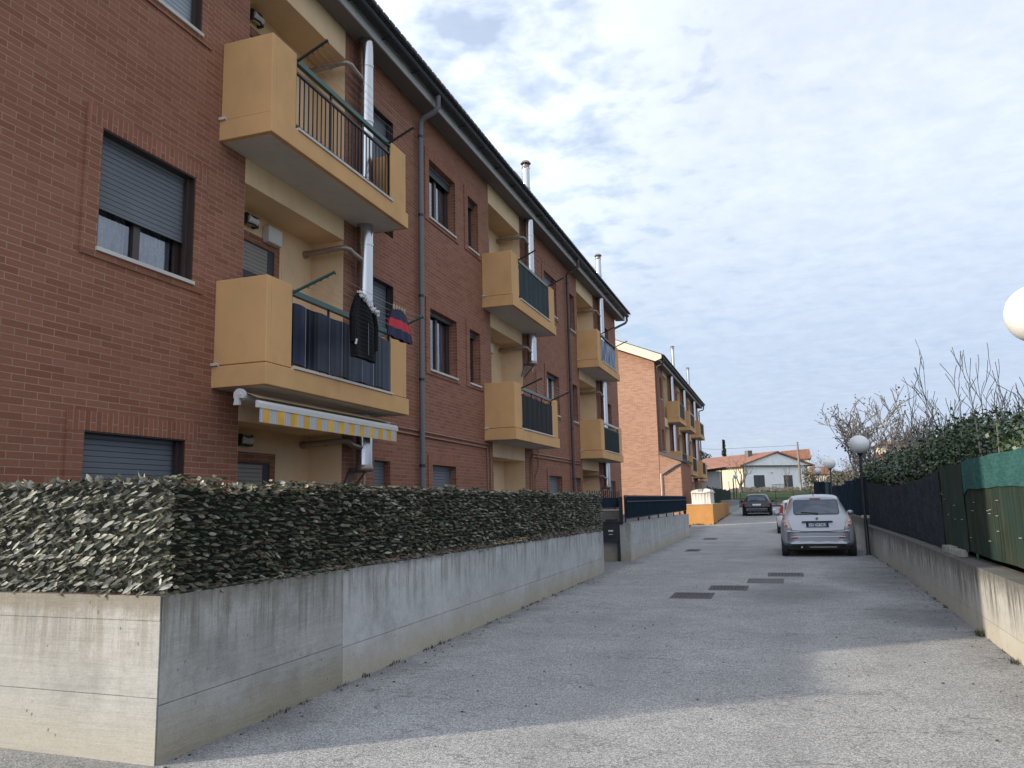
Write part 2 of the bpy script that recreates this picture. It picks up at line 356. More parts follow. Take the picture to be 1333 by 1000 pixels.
M['plastic'] = mat('black_plastic', (.02, .02, .022), .55); M['chrome'] = mat('chrome', (.75, .75, .76), .18, 1)
M['globe'] = mat('opal_globe', (.62, .62, .60), .35)
M['puffer'] = mat('black_nylon', (.005, .005, .006), .7, 0, .15); M['fur'] = mat('pale_fur', (.55, .55, .56), .95)
M['navy_cloth'] = mat('navy_cloth', (.012, .015, .045), .85); M['red_cloth'] = mat('red_cloth', (.45, .02, .035), .85)
M['peg'] = mat('wooden_peg', (.5, .38, .22), .7); M['label_white'] = mat('white_label', (.6, .6, .58), .6)
M['tarp'] = plaster('white_tarp', (.62, .58, .51), .12, .6, .3)
def glass_mat():
    m = bpy.data.materials.new('window_glass'); m.use_nodes = True; t = m.node_tree; t.nodes.clear()
    o = t.nodes.new('ShaderNodeOutputMaterial'); g = t.nodes.new('ShaderNodeBsdfGlossy'); g.inputs['Roughness'].default_value = .03; g.inputs[0].default_value = (.9, .93, 1, 1)
    tr = t.nodes.new('ShaderNodeBsdfTransparent'); tr.inputs[0].default_value = (.75, .8, .85, 1)
    fr = t.nodes.new('ShaderNodeFresnel'); fr.inputs[0].default_value = 1.6; mx = t.nodes.new('ShaderNodeMixShader')
    mu = t.nodes.new('ShaderNodeMath'); mu.operation = 'MULTIPLY_ADD'; mu.inputs[1].default_value = 1.0; mu.inputs[2].default_value = .12
    t.links.new(fr.outputs[0], mu.inputs[0]); t.links.new(mu.outputs[0], mx.inputs[0]); t.links.new(tr.outputs[0], mx.inputs[1]); t.links.new(g.outputs[0], mx.inputs[2]); t.links.new(mx.outputs[0], o.inputs[0]); return m
M['glass'] = glass_mat()

# ------------------------------------------------------------------ mesh helpers
class MB:
    def __init__(s): s.v = []; s.f = []; s.sm = []
    def add(s, vs, fs, smooth=False):
        o = len(s.v); s.v += [tuple(v) for v in vs]
        for f in fs: s.f.append(tuple(i+o for i in f)); s.sm.append(smooth)
        return s
    def quad(s, *p): return s.add(p, [tuple(range(len(p)))])
    def box(s, x0, x1, y0, y1, z0, z1):
        x0, x1 = sorted((x0, x1)); y0, y1 = sorted((y0, y1)); z0, z1 = sorted((z0, z1))
        return s.add([(x0, y0, z0), (x1, y0, z0), (x1, y1, z0), (x0, y1, z0), (x0, y0, z1), (x1, y0, z1), (x1, y1, z1), (x0, y1, z1)],
                     [(0, 3, 2, 1), (4, 5, 6, 7), (0, 1, 5, 4), (1, 2, 6, 5), (2, 3, 7, 6), (3, 0, 4, 7)])
    def tube(s, pts, r, n=8, cap=True):
        pts = [Vector(p) for p in pts]; k = len(pts); rr = r if isinstance(r, (list, tuple)) else [r]*k
        vs = []; prev = None
        for i, p in enumerate(pts):
            t = (pts[min(i+1, k-1)]-pts[max(i-1, 0)]).normalized()
            if prev is None:
                a = Vector((0, 0, 1)) if abs(t.z) < .9 else Vector((1, 0, 0))
                u = t.cross(a).normalized()
            else:
                u = (prev - t*prev.dot(t)).normalized()
            prev = u; v = t.cross(u)
            for j in range(n):
                q = 2*math.pi*j/n; vs.append(p+(u*math.cos(q)+v*math.sin(q))*rr[i])
        fs = [(i*n+j, i*n+(j+1) % n, (i+1)*n+(j+1) % n, (i+1)*n+j) for i in range(k-1) for j in range(n)]
        s.add(vs, fs, True)
        if cap: s.add([vs[j] for j in range(n)], [tuple(range(n))[::-1]]); s.add([vs[(k-1)*n+j] for j in range(n)], [tuple(range(n))])
        return s
    def sphere(s, c, r, n=24, m=14, sz=1):
        vs = []; c = Vector(c)
        for i in range(m+1):
            a = math.pi*i/m
            for j in range(n):
                b = 2*math.pi*j/n; vs.append(c+Vector((r*math.sin(a)*math.cos(b), r*math.sin(a)*math.sin(b), r*sz*math.cos(a))))
        return s.add(vs, [(i*n+j, (i+1)*n+j, (i+1)*n+(j+1) % n, i*n+(j+1) % n) for i in range(m) for j in range(n)], True)
    def lathe(s, c, prof, n=20):
        vs = []; c = Vector(c)
        for r, z in prof:
            for j in range(n): b = 2*math.pi*j/n; vs.append(c+Vector((r*math.cos(b), r*math.sin(b), z)))
        return s.add(vs, [(i*n+j, i*n+(j+1) % n, (i+1)*n+(j+1) % n, (i+1)*n+j) for i in range(len(prof)-1) for j in range(n)], True)
    def prism(s, poly, axis, a, b):
        # poly: 2-D outline; axis 'Y' -> (x,z) extruded a..b along Y; 'X' -> (y,z)
        k = len(poly)
        P = (lambda p, t: (p[0], t, p[1])) if axis == 'Y' else ((lambda p, t: (t, p[0], p[1])) if axis == 'X' else (lambda p, t: (p[0], p[1], t)))
        vs = [P(p, a) for p in poly]+[P(p, b) for p in poly]
        return s.add(vs, [tuple(range(k)), tuple(range(2*k-1, k-1, -1))]+[(i, i+k, (i+1) % k+k, (i+1) % k) for i in range(k)])
    def grid(s, fn, nu, nv, smooth=True):
        vs = [fn(i/nu, j/nv) for i in range(nu+1) for j in range(nv+1)]
        return s.add(vs, [(i*(nv+1)+j, (i+1)*(nv+1)+j, (i+1)*(nv+1)+j+1, i*(nv+1)+j+1) for i in range(nu) for j in range(nv)], smooth)
    def mesh(s, name):
        me = bpy.data.meshes.new(name); me.from_pydata(s.v, [], s.f); me.update()
        me.polygons.foreach_set('use_smooth', s.sm); return me
ORG = {}
def part(mb, name, m, parent=None, local=False, fix=True):
    me = mb.mesh(name) if isinstance(mb, MB) else mb
    if fix and isinstance(mb, MB) and len(mb.f) < 3000:
        b = bmesh.new(); b.from_mesh(me); bmesh.ops.recalc_face_normals(b, faces=b.faces); b.to_mesh(me); b.free()
    me.materials.append(M[m] if isinstance(m, str) else m)
    o = bpy.data.objects.new(name, me); C.objects.link(o)
    if parent:
        o.parent = parent
        if not local: o.location = -ORG[parent]
    ORG[o] = Vector((0, 0, 0))
    return o
def thing(name, label, cat, loc=(0, 0, 0), rz=0, group=None):
    o = bpy.data.objects.new(name, None); C.objects.link(o); o.location = loc; o.rotation_euler.z = rz; o.empty_display_size = .3
    ORG[o] = Vector(loc); return tag(o, label, cat, group)
def tag(o, label, cat, group=None):
    o['label'] = label; o['category'] = cat
    if group: o['group'] = group
    return o
def copy_tree(o, parent=None):
    c = o.copy(); C.objects.link(c); c.parent = parent
    for ch in list(o.children): copy_tree(ch, c)
    return c

# ------------------------------------------------------------------ ground
def gz(y): return max(0.0, (min(y, 74)-34)*.0175)
def struct(mb, name, m):
    o = part(mb, name, m); o['kind'] = 'structure'; return o
g = MB(); ys = [-60, -20, 0, 20, 34, 50, 60, 72, 80, 86, 92, 100, 130, 200, 1500]
def terr(y):
    if y <= 72: return gz(y)
    if y <= 80: return .665+(y-72)*.05
    if y <= 95: return 1.065+(y-80)*.075
    return 2.19+min(y-95, 100)*.004
vs = []; xs = [-1200, -200, -60, -20, -8, 8, 20, 60, 200, 1200]
for y in ys:
    for x in xs: vs.append((x, y, terr(y)-.012))
nx = len(xs)
g.add(vs, [(i*nx+j, i*nx+j+1, (i+1)*nx+j+1, (i+1)*nx+j) for i in range(len(ys)-1) for j in range(nx-1)])
struct(g, 'ground', 'grass')
def wallx(y):   # foot of the right-hand wall
    P = [(-5, 1.60), (3, 1.80), (8.2, 1.90), (15.8, 2.08), (24, 2.12), (57, 2.35), (75, 2.5)]
    for (a, b), (c, e) in zip(P, P[1:]):
        if y <= c: return b+(e-b)*(y-a)/(c-a)
    return P[-1][1]
g = MB(); vs = []; ys = [-14, 0, 10, 20, 34, 45, 60, 74]
for y in ys: vs += [(-30 if y < 4 else (-3.9 if y < 45 else -4.2), y, gz(y)), (wallx(y)+.05, y, gz(y))]
vs[0] = (-30, -14, 0)
g.add(vs, [(2*i, 2*i+1, 2*i+3, 2*i+2) for i in range(len(ys)-1)])
g2 = MB(); g2.quad((-30, -14, 0), (1.65, -14, 0), (1.62, 4.6, 0), (-30, 4.6, 0))
vs = []
ys = [4.6, 10, 16.5, 20.6, 34, 45, 60, 74]
for y in ys: vs += [(-6.0 if 16 < y < 21 else (-4.0 if y < 40 else -4.6), y, gz(y)), (wallx(y)+.05, y, gz(y))]
g2.add(vs, [(2*i, 2*i+1, 2*i+3, 2*i+2) for i in range(len(ys)-1)])
struct(g2, 'road', 'asphalt')

# ------------------------------------------------------------------ building kit
FX = -6.085
def pierced(mb, x, y0, y1, z0, z1, holes, depth=.2):
    yy = sorted({y0, y1, *[h[0] for h in holes], *[h[1] for h in holes]}); zs = sorted({z0, z1, *[h[2] for h in holes], *[h[3] for h in holes]})
    for a, b in zip(yy, yy[1:]):
        run = None
        for c, e in zip(zs, zs[1:]):
            inside = any(h[0]-1e-6 <= a and b <= h[1]+1e-6 and h[2]-1e-6 <= c and e <= h[3]+1e-6 for h in holes)
            if not inside: mb.quad((x, a, c), (x, b, c), (x, b, e), (x, a, e))
    for h in holes:
        d = h[4] if len(h) > 4 else depth
        if not d: continue
        a, b, c, e = h[:4]
        mb.quad((x, a, c), (x, a, e), (x-d, a, e), (x-d, a, c)); mb.quad((x, b, c), (x-d, b, c), (x-d, b, e), (x, b, e))
        mb.quad((x, a, e), (x, b, e), (x-d, b, e), (x-d, a, e)); mb.quad((x, a, c), (x-d, a, c), (x-d, b, c), (x, b, c))

def window(par, y0, y1, z0, z1, shut=1.0, sh='shutter', lined=False, fr='frame', surround=True, leaves=2, curtain=True, x=FX, sill=True, detail=True, mullx=None):
    f = MB(); d0 = x-.155; t = .05
    f.box(d0-.05, d0, y0, y0+t, z0, z1); f.box(d0-.05, d0, y1-t, y1, z0, z1)
    f.box(d0-.05, d0, y0+t, y1-t, z0, z0+t); f.box(d0-.05, d0, y0+t, y1-t, z1-t, z1)
    if leaves == 2:
        ym = (y0+y1)/2; f.box(d0-.045, d0+.006, ym-.045, ym+.045, z0+t, z1-t)
        f.box(d0-.04, d0-.004, y0+t, y0+t+.045, z0+t, z1-t); f.box(d0-.04, d0-.004, y1-t-.045, y1-t, z0+t, z1-t)
    if lined:
        for a, b in ((y0+.001, y0+.012), (y1-.012, y1-.001)): f.box(x-.15, x+.012, a, b, z0, z1)
        f.box(x-.15, x+.012, y0+.012, y1-.012, z1-.012, z1-.001)
        f.box(x-.09, x-.05, y1-.055, y1-.012, z0, z1); f.box(x-.09, x-.05, y0+.012, y0+.04, z0, z1)
    w_ = part(f, 'window', fr, par)
    g = MB(); g.quad((d0-.025, y0, z0), (d0-.025, y1, z0), (d0-.025, y1, z1), (d0-.025, y0, z1)); part(g, 'pane', 'glass', w_)
    if detail:
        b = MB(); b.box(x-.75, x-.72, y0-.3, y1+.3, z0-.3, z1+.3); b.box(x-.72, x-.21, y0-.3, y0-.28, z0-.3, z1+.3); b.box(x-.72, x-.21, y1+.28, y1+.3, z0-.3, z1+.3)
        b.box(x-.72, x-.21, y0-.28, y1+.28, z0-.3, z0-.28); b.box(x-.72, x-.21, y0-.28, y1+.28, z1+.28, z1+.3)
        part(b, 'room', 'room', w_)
        if curtain and shut < .99:
            cu = MB(); k = 60
            for a, c2 in ((y0+.03, (y0+y1)/2-.03), ((y0+y1)/2+.03, y1-.03)) if leaves == 2 else ((y0+.04, y1-.04),):
                cu.grid(lambda u, v: (d0-.10+.014*math.sin(u*34)+.006*math.sin(u*71+2), a+(c2-a)*u*(.93 if v < 1 else 1), z0+.02+(z1-z0-.04)*v), 40, 1)
            part(cu, 'curtain', 'curtain', w_)
    s = MB(); zb = z1-(z1-z0)*shut if shut < .99 else z0+.004
    if shut > 0:
        s.box(x-.125, x-.112, y0+.015, y1-.015, zb, z1-.001)
        s.box(x-.130, x-.105, y0+.015, y1-.015, zb, zb+.03)
        part(s, 'shutter', sh, w_)
        b = MB(); b.box(x-.15, x-.10, y0+.013, y1-.013, z1-.045, z1-.002); part(b, 'shutter_box', 'grey_metal', w_)
    if sill:
        s = MB(); s.box(x-.15, x+.045, y0-.015, y1+.015, z0-.035, z0+.004); part(s, 'sill', 'marble', w_)
    if surround:
        s = MB(); q = .185; e = x+.022
        s.box(x-.01, e, y0-q, y0, z0-.10, z1); s.box(x-.01, e, y1, y1+q, z0-.10, z1); s.box(x-.01, e-.002, y0, y1, z0-.10, z0-.037)
        part(s, 'brick_surround', 'brick', w_)
        s = MB(); s.box(x-.01, e, y0-q, y1+q, z1+.001, z1+.185); part(s, 'brick_lintel', 'soldier', w_)
    return w_

def downpipe(par, y, x=-5.99, ztop=8.72, zbot=0.2, m='pipe', gx=-5.62, gzt=9.16, gy=None, r=.05):
    gy = y if gy is None else gy
    p = MB(); p.tube([(gx, gy, gzt), (gx, gy, gzt-.22), (gx-.05, gy, gzt-.30), (x+.06, y, ztop+.04), (x, y, ztop-.05), (x, y, ztop-.2), (x, y, zbot)], r, 12)
    dp = part(p, 'downpipe', m, par)
    z = ztop-.35
    while z > zbot+.2:
        c = MB(); c.tube([(x, y, z), (x, y, z+.05)], r+.006, 12); part(c, 'pipe_collar', 'gutter', dp); z -= 1.55

def balcony(par, y0, zs, kind='bars', rail='green_metal', sheet=None, sheet_h=(.03, .80), x=FX, rack=False, L_=3.63):
    """slab at zs..zs+.25, parapet blocks to zs+1.28; open bay closed by a railing"""
    y1 = y0+L_; xf = -5.35; a = y0+.53; b = y1-.55
    m_ = MB()
    m_.box(x-.01, xf, y0, y1, zs, zs+.25)
    t = zs+1.275; i = .03
    gq = zs+.266; m_.box(x-.01, xf-.055, y0+.055, y1-.055, zs+.25, gq)
    m_.box(x-.01, xf-i, y0+i, y0+.12, gq, t)              # end wall facing the viewer
    m_.box(xf-i-.10, xf-i, y0+.12, a, gq, t)              # front block
    m_.box(xf-i-.10, xf-i, b, y1-.12, gq, t-.03)
    m_.box(x-.01, xf-i, y1-.12, y1-i, gq, t-.03)
    bal = part(m_, 'balcony', 'ochre', par)
    bv = bal.modifiers.new('soft', 'BEVEL'); bv.width = .009; bv.segments = 2; bv.limit_method = 'ANGLE'
    s = MB(); s.box(x+.004, xf-.07, y0+.07, y1-.07, zs-.004, zs+.01); part(s, 'soffit', 'soffit', bal)
    s = MB(); s.box(xf-.15, xf+.02, a+.002, b-.002, zs+.252, zs+.283); s.box(x+.003, x+.09, y0-.03, y0+.02, zs+.252, zs+.285); part(s, 'marble_ledge', 'marble', bal)
    z0 = zs+.32; xr = xf-.06
    r = MB(); r.box(xr-.018, xr+.018, a, b, z0, z0+.03)
    zt = zs+1.06
    r.box(xr-.018, xr+.018, a, b, zt-.03, zt)
    n = int((b-a)/.102)
    if kind == 'bars':
        for k in range(n+1):
            yy = a+.02+(b-a-.04)*k/n; r.box(xr-.007, xr+.007, yy-.007, yy+.007, z0+.03, zt-.03)
    for yy in (a+.015, a+(b-a)/3, a+2*(b-a)/3, b-.015):
        r.box(xr-.012, xr+.012, yy-.012, yy+.012, zs+.28, zt+.10)
    if kind == 'posts':
        for k in range(9):
            yy = a+.05+(b-a-.1)*k/8; r.box(xr-.007, xr+.007, yy-.007, yy+.007, zs+.28, zt-.03)
    part(r, 'railing', 'black_metal', bal)
    h = MB(); h.box(xr-.03, xr+.03, a, b, zt+.10, zt+.165); hr = part(h, 'handrail', rail, bal)
    if sheet:
        s = MB(); xs_ = xr+.03
        s.grid(lambda u, v: (xs_+.0025*math.sin(u*40)+.001*math.sin(u*97+1), a+.02+(b-a-.04)*u, z0+sheet_h[0]+(sheet_h[1]-sheet_h[0])*v+.008*math.sin(u*31)), 90, 1)
        part(s, 'privacy_sheet', sheet, bal)
    if rack:
        rm, zl, ln = rack
        z = zt+.12
        for yy in (a+.02, b-.06):
            s = MB(); s.tube([(xr, yy, z), (xr+ln, yy, z+.20)], .018, 6)
            for q in (.35, .5, .65, .8, .97): s.tube([(xr+ln*q, yy, z+.2*q), (xr+ln*q, yy+.04, z+.2*q-.02)], .006, 4)
            rk = part(s, 'drying_rack_arm', rm, bal)
        for q in (.35, .5, .65, .8, .97):
            pts = []
            for k in range(9):
                u = k/8; pts.append((xr+ln*q, a+.02+(b-a-.08)*u, z+.2*q-.05*4*u*(1-u)))
            ww = MB(); ww.tube(pts, .0028, 4, False); part(ww, 'drying_line', 'wire', rk)
    return bal

def loggia(par, y0, y1, zbase, ztop, floors, detail=True, x=FX):
    bx = x-.56; m_ = MB()
    m_.quad((bx, y0, zbase), (bx, y1, zbase), (bx, y1, ztop), (bx, y0, ztop))
    m_.quad((x+.001, y0+.001, zbase), (bx, y0+.001, zbase), (bx, y0+.001, ztop), (x+.001, y0+.001, ztop)); m_.quad((x+.001, y1-.001, zbase), (x+.001, y1-.001, ztop), (bx, y1-.001, ztop), (bx, y1-.001, zbase))
    for f in floors: m_.box(bx-.01, x+.004, y0-.002, y1+.002, f+2.55, f+3.06 if f < 5 else ztop)
    lg = part(m_, 'loggia_wall', 'cream', par, fix=False)
    for i, f in enumerate(floors):
        fz = f+.1
        # French window with brick jamb and lintel in the back wall
        d0, d1, dt = y0+.02, y0+1.40, f+2.12
        s = MB(); s.box(bx, bx+.02, d1, d1+.12, fz, dt+.13); s.box(bx, bx+.02, d0, d1, dt, dt+.13); part(s, 'door_brick_surround', 'brick', lg)
        s = MB(); s.box(bx+.001, bx+.006, d0, d1, fz, dt); part(s, 'door_opening', 'lining', lg)
        s = MB(); s.box(bx+.007, bx+.014, d0, d1-.16, dt-(.42 if i else 1.9), dt-.03); part(s, 'door_shutter', 'shutter_brown', lg)
        if not detail: continue
        s = MB(); s.box(bx+.007, bx+.012, d0, d0+.55, fz, dt-.5); part(s, 'door_pane', 'curtain', lg)
        # half-round bulkhead lamp with black cage
        ly, lz = y0+.80, f+2.40
        s = MB(); s.tube([(bx+.06, ly-.10, lz), (bx+.06, ly+.10, lz)], .065, 12); lp = part(s, 'wall_lamp', 'white_plastic', lg)
        s = MB(); s.box(bx, bx+.09, ly-.13, ly-.09, lz-.08, lz+.07); s.box(bx, bx+.09, ly+.09, ly+.13, lz-.08, lz+.07); s.tube([(bx+.09, ly-.12, lz+.045), (bx+.13, ly, lz+.03), (bx+.09, ly+.12, lz+.045)], .012, 6); s.tube([(bx+.07, ly-.12, lz-.06), (bx+.13, ly, lz-.08), (bx+.07, ly+.12, lz-.06)], .014, 6); part(s, 'lamp_cage', 'black_metal', lp)
        if i == 1:
            s = MB(); s.box(bx, bx+.12, y0+1.13, y0+1.45, f+2.20, f+2.44); vb = part(s, 'vent_box', 'white_plastic', lg)
            bv = vb.modifiers.new('soft', 'BEVEL'); bv.width = .02; bv.segments = 3
        s = MB()
        hy0, hy1, hz1 = d1+.20, y1-.12, f+1.96; q = .006
        s.box(bx+.001, bx+q, hy0, hy1, fz, hz1); part(s, 'meter_hatch', 'cream', lg)

def flue(par, y, z0, z1, x=-5.90, r=.125, connect=None, bracket=True, cap=False):
    s = MB(); s.tube([(x, y, z0), (x, y, z1)], r, 20)
    fl = part(s, 'flue_pipe', 'flue', par)
    z = z0+.5
    while z < z1-.1:
        s = MB(); s.tube([(x, y, z), (x, y, z+.035)], r+.008, 20); part(s, 'flue_collar', 'flue', fl); z += .95
    for zc, y_from in (connect or ()):
        s = MB(); s.tube([(FX-.56, y_from, zc), (x-.12, y_from, zc+.03), (x-.05, y_from+.02, zc+.03), (x-.01, y_from+.09, zc+.02), (x, y_from+.16, zc-.02), (x, y-.0, zc-.06)], .042, 10)
        s.tube([(FX-.56, y_from, zc), (FX-.50, y_from, zc)], .055, 12); s.tube([(x-.35, y_from, zc+.008), (x-.31, y_from, zc+.009)], .047, 10)
        part(s, 'boiler_pipe', 'flue_dull', fl)
    if cap:
        s = MB(); s.lathe((x, y, z1), [(.11, .02), (.085, .06), (.085, .10)], 16); s.lathe((x, y, z1), [(.14, .15), (.10, .21), (.0, .22)], 16); s.lathe((x, y, z1), [(.14, .15), (.0, .16)], 16)
        for k in range(4): a = k*math.pi/2; s.tube([(x+.09*math.cos(a), y+.09*math.sin(a), z1+.05), (x+.12*math.cos(a), y+.12*math.sin(a), z1+.16)], .007, 4)
        part(s, 'flue_cap', 'flue_dull', fl)
    return fl

def roof(par, y0, y1, ex=-5.47, ez=9.28, slope=.40, depth=11.0, gab=.5, fascia='fascia', tile='tile_dark'):
    rx = FX-depth/2; rz = ez+slope*(ex-rx); bx = 2*rx-ex
    s = MB()
    ya, yb = y0-gab, y1+gab
    s.prism([(ex, ez-.03), (ex, ez+.022), (rx, rz+.05), (bx, ez+.022), (bx, ez-.02), (rx, rz-.12)], 'Y', ya, yb)
    rf = part(s, 'roof', tile, par)
    # tile rows: round caps along the eave
    t = MB(); n = int((yb-ya)/.21)
    for k in range(n):
        y = ya+.06+k*.21; t.box(ex-.3, ex+.012, y, y+.165, ez-.012, ez+.026)
    part(t, 'eave_tiles', 'tile_edge', rf)
    s = MB(); s.prism([(FX-.02, 9.03), (-5.76, 9.01), (-5.76, 9.025), (FX-.02, 9.045)], 'Y', ya+.02, yb-.02); part(s, 'eave_soffit', 'dark_soffit', rf)
    s = MB(); s.prism([(-5.76, 9.005), (-5.735, 9.005), (-5.72, 9.27), (-5.76, 9.27)], 'Y', ya, yb); part(s, 'fascia_board', fascia, rf)
    s = MB(); c = (-5.625, 9.225); pr = []
    k = 9
    for i in range(k+1): a = math.pi+math.pi*i/k; pr.append((c[0]+.088*math.cos(a), c[1]+.088*math.sin(a)))
    for i in range(k, -1, -1): a = math.pi+math.pi*i/k; pr.append((c[0]+.080*math.cos(a), c[1]+.080*math.sin(a)))
    s.prism(pr, 'Y', ya+.01, yb-.01)
    y = ya+.6
    while y < yb: s.box(-5.73, -5.53, y-.012, y+.012, 9.126, 9.14); y += 1.1
    part(s, 'gutter', 'gutter', rf)
    return rf, rx, rz

# ------------------------------------------------------------------ building 1
B1 = thing('apartment_building', 'long three-storey red brick apartment building with ochre balconies, filling the left of the picture', 'building', (FX-5, 18, 0))
Y0, Y1, DEP = 4.09, 32.15, 11.0
RC = [(7.90, 10.28), (16.83, 19.21), (25.45, 27.95)]
wins = []
for z in (3.0, 6.0):
    wins += [(5.69, 7.01, z+1.03, z+2.25), (11.10, 11.93, z+.10, z+2.24), (13.43, 14.75, z+1.03, z+2.21), (15.47, 16.09, z+1.05, z+2.22),
             (21.42, 22.75, z+1.03, z+2.20), (24.38, 25.02, z+1.04, z+2.24), (29.70, 30.55, z+.15, z+2.22)]
gw = [(5.67, 7.0, 1.05, 2.26), (11.27, 11.83, 1.1, 2.23), (13.49, 14.62, 1.05, 2.24), (21.38, 22.75, 1.05, 2.24), (24.50, 25.20, 1.05, 2.25), (29.8, 30.9, .15, 2.25)]
wl = MB()
holes = [(*h, .2) for h in wins+gw]+[(a, b, .1, 9.03, 0) for a, b in RC]
pierced(wl, FX, Y0, Y1, 0, 9.04, holes)
xr = FX-DEP/2; xb = FX-DEP; zr = 9.28+.4*(-5.47-xr)-.15
for y in (Y0, Y1): wl.quad((FX, y, 0), (FX, y, 9.15), (xr, y, zr), (xb, y, 9.15), (xb, y, 0))
wl.quad((xb, Y0, 0), (xb, Y1, 0), (xb, Y1, 9.15), (xb, Y0, 9.15))
part(wl, 'brick_wall', 'brick', B1, fix=False)
rf, rx, rz = roof(B1, Y0, Y1, gab=.45, depth=DEP)
cfg = {  # (y, floor): shut, material, lined, leaves, frame
}
for i, h in enumerate(wins):
    fl = 1 if i < 7 else 2; k = i % 7
    if k == 0: window(B1, *h, shut=.63 if fl == 1 else 1, sh='shutter' if fl == 1 else 'shutter_pale', lined=True)
    elif k == 1: window(B1, *h, shut=1 if fl == 1 else .55, sh='shutter', lined=True, leaves=1, sill=False, surround=False)
    elif k == 2: window(B1, *h, shut=.06 if fl == 1 else .17, sh='shutter_dark')
    elif k == 3: window(B1, *h, shut=.10, sh='shutter_dark', leaves=1)
    elif k == 4: window(B1, *h, shut=.08 if fl == 1 else 1, sh='shutter', fr='frame_white' if fl == 1 else 'frame')
    elif k == 5: window(B1, *h, shut=1, sh='shutter_dark', leaves=1)
    else: window(B1, *h, shut=1 if fl == 1 else .6, sh='shutter_dark', leaves=1, sill=False)
for i, h in enumerate(gw): window(B1, *h, shut=1 if i != 1 else .6, sh='shutter', lined=(i == 0), leaves=1, surround=(i in (0, 2, 3)), sill=i < 5)
for a, b in RC: loggia(B1, a, b, .1, 9.03, (0, 3, 6))
BY = [7.40, 16.33, 25.24]
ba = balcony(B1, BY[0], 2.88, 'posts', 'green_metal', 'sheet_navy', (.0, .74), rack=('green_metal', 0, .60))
balcony(B1, BY[0], 5.88, 'bars', 'green_metal', None, rack=('black_metal', 0, .46))
balcony(B1, BY[1], 2.88, 'posts', 'grey_metal', 'sheet_black', (.0, .74), rack=('black_metal', 0, .52))
balcony(B1, BY[1], 5.88, 'posts', 'grey_metal', 'sheet_teal', (.0, .80), rack=('black_metal', 0, .46))
balcony(B1, BY[2], 2.88, 'posts', 'pale_metal', 'sheet_green', (.0, .70))
balcony(B1, BY[2], 5.88, 'posts', 'black_metal', 'sheet_blue', (.0, .72), rack=('black_metal', 0, .5))
# flues
def cn(y, *z): return [(q, y) for q in z]
flue(B1, 10.62, 2.12, 2.88, connect=cn(10.08, 2.42), cap=False); flue(B1, 10.62, 3.13, 5.88, connect=cn(10.08, 5.33)); flue(B1, 10.62, 6.13, 9.02, connect=cn(10.08, 8.33))
flue(B1, 19.48, 5.15, 5.88, connect=cn(19.0, 5.42)); flue(B1, 19.48, 6.13, 9.02, connect=cn(19.0, 8.35)); flue(B1, 19.05, 9.2, 10.25, x=-5.80, r=.10, cap=True, bracket=False)
flue(B1, 28.42, 2.05, 2.88, connect=cn(27.7, 2.35)); flue(B1, 28.42, 3.13, 5.88, connect=cn(27.7, 5.35)); flue(B1, 28.42, 6.13, 9.02, connect=cn(27.7, 8.35)); flue(B1, 27.95, 9.2, 10.35, x=-5.80, r=.10, cap=True, bracket=False)
for y, z in ((10.62, 2.02), (28.42, 1.95), (19.48, 5.05)):   # flue feet on a wall bracket
    s = MB(); s.lathe((-5.90, y, z), [(.0, -.02), (.13, 0), (.14, .05), (.125, .10)], 20); s.tube([(-5.90, y, z-.2), (-5.90, y, z)], .022, 8); part(s, 'flue_foot', 'flue_dull', B1)
    s = MB(); s.prism([(y-.42, z-.36), (y-.12, z+.06), (y+.12, z+.06), (y+.10, z+.02)], 'X', FX+.001, FX+.02); s.box(FX, -5.80, y-.14, y-.12, z-.02, z+.01); s.tube([(-5.80, y-.13, z), (FX, y-.13, z-.34)], .014, 6); part(s, 'flue_bracket', 'pipe_brown', B1)
# small clay chimney beside the second flue
s = MB(); s.box(-6.75, -6.35, 19.6, 20.1, 9.4, 10.25); s.box(-6.80, -6.30, 19.54, 20.16, 10.25, 10.31); ch_ = part(s, 'chimney', 'stone', B1)
s = MB(); s.prism([(-6.85, 10.42), (-6.55, 10.56), (-6.25, 10.42), (-6.25, 10.46), (-6.55, 10.61), (-6.85, 10.46)], 'Y', 19.5, 20.2)
for yy in (19.6, 19.85, 20.1): s.tube([(-6.55, yy, 10.3), (-6.55, yy, 10.5)], .05, 8)
part(s, 'chimney_cap', 'tile', ch_)
downpipe(B1, 12.88); downpipe(B1, 23.87, m='pipe_brown'); s = MB(); s.tube([(-5.62, 32.45, 9.16), (-5.62, 32.45, 8.98), (-5.68, 32.42, 8.88), (-6.12, 32.27, 8.66), (-6.25, 32.24, 8.5), (-6.25, 32.24, .2)], .05, 10); part(s, 'downpipe', 'pipe', B1)
for z, dy in ((2.83, 0), (2.75, .05)):
    s = MB(); s.tube([(FX+.03, 11.1, z), (FX+.03, 16.55-dy*4, z-.03), (FX+.03, 16.60-dy*4, z-.1), (FX+.03, 16.62-dy*4, .6)], .016, 6); part(s, 'gas_pipe', 'gas', B1)
    s = MB(); s.tube([(FX+.03, 19.75-dy*3, .6), (FX+.03, 19.75-dy*3, z-.15), (FX+.03, 19.85, z-.05), (FX+.03, 25.1, z-.05)], .016, 6); part(s, 'gas_pipe', 'gas', B1)
s = MB(); s.tube([(FX+.04, 20.3, 5.05), (FX+.04, 20.35, 4.2), (FX+.04, 20.3, 2.9), (FX+.04, 20.3, 2.4), (FX+.04, 19.95, 2.15), (FX+.04, 19.95, .6)], .016, 6)
part(s, 'gas_pipe', 'gas', B1)
for a, b in RC[1:]:
    pass
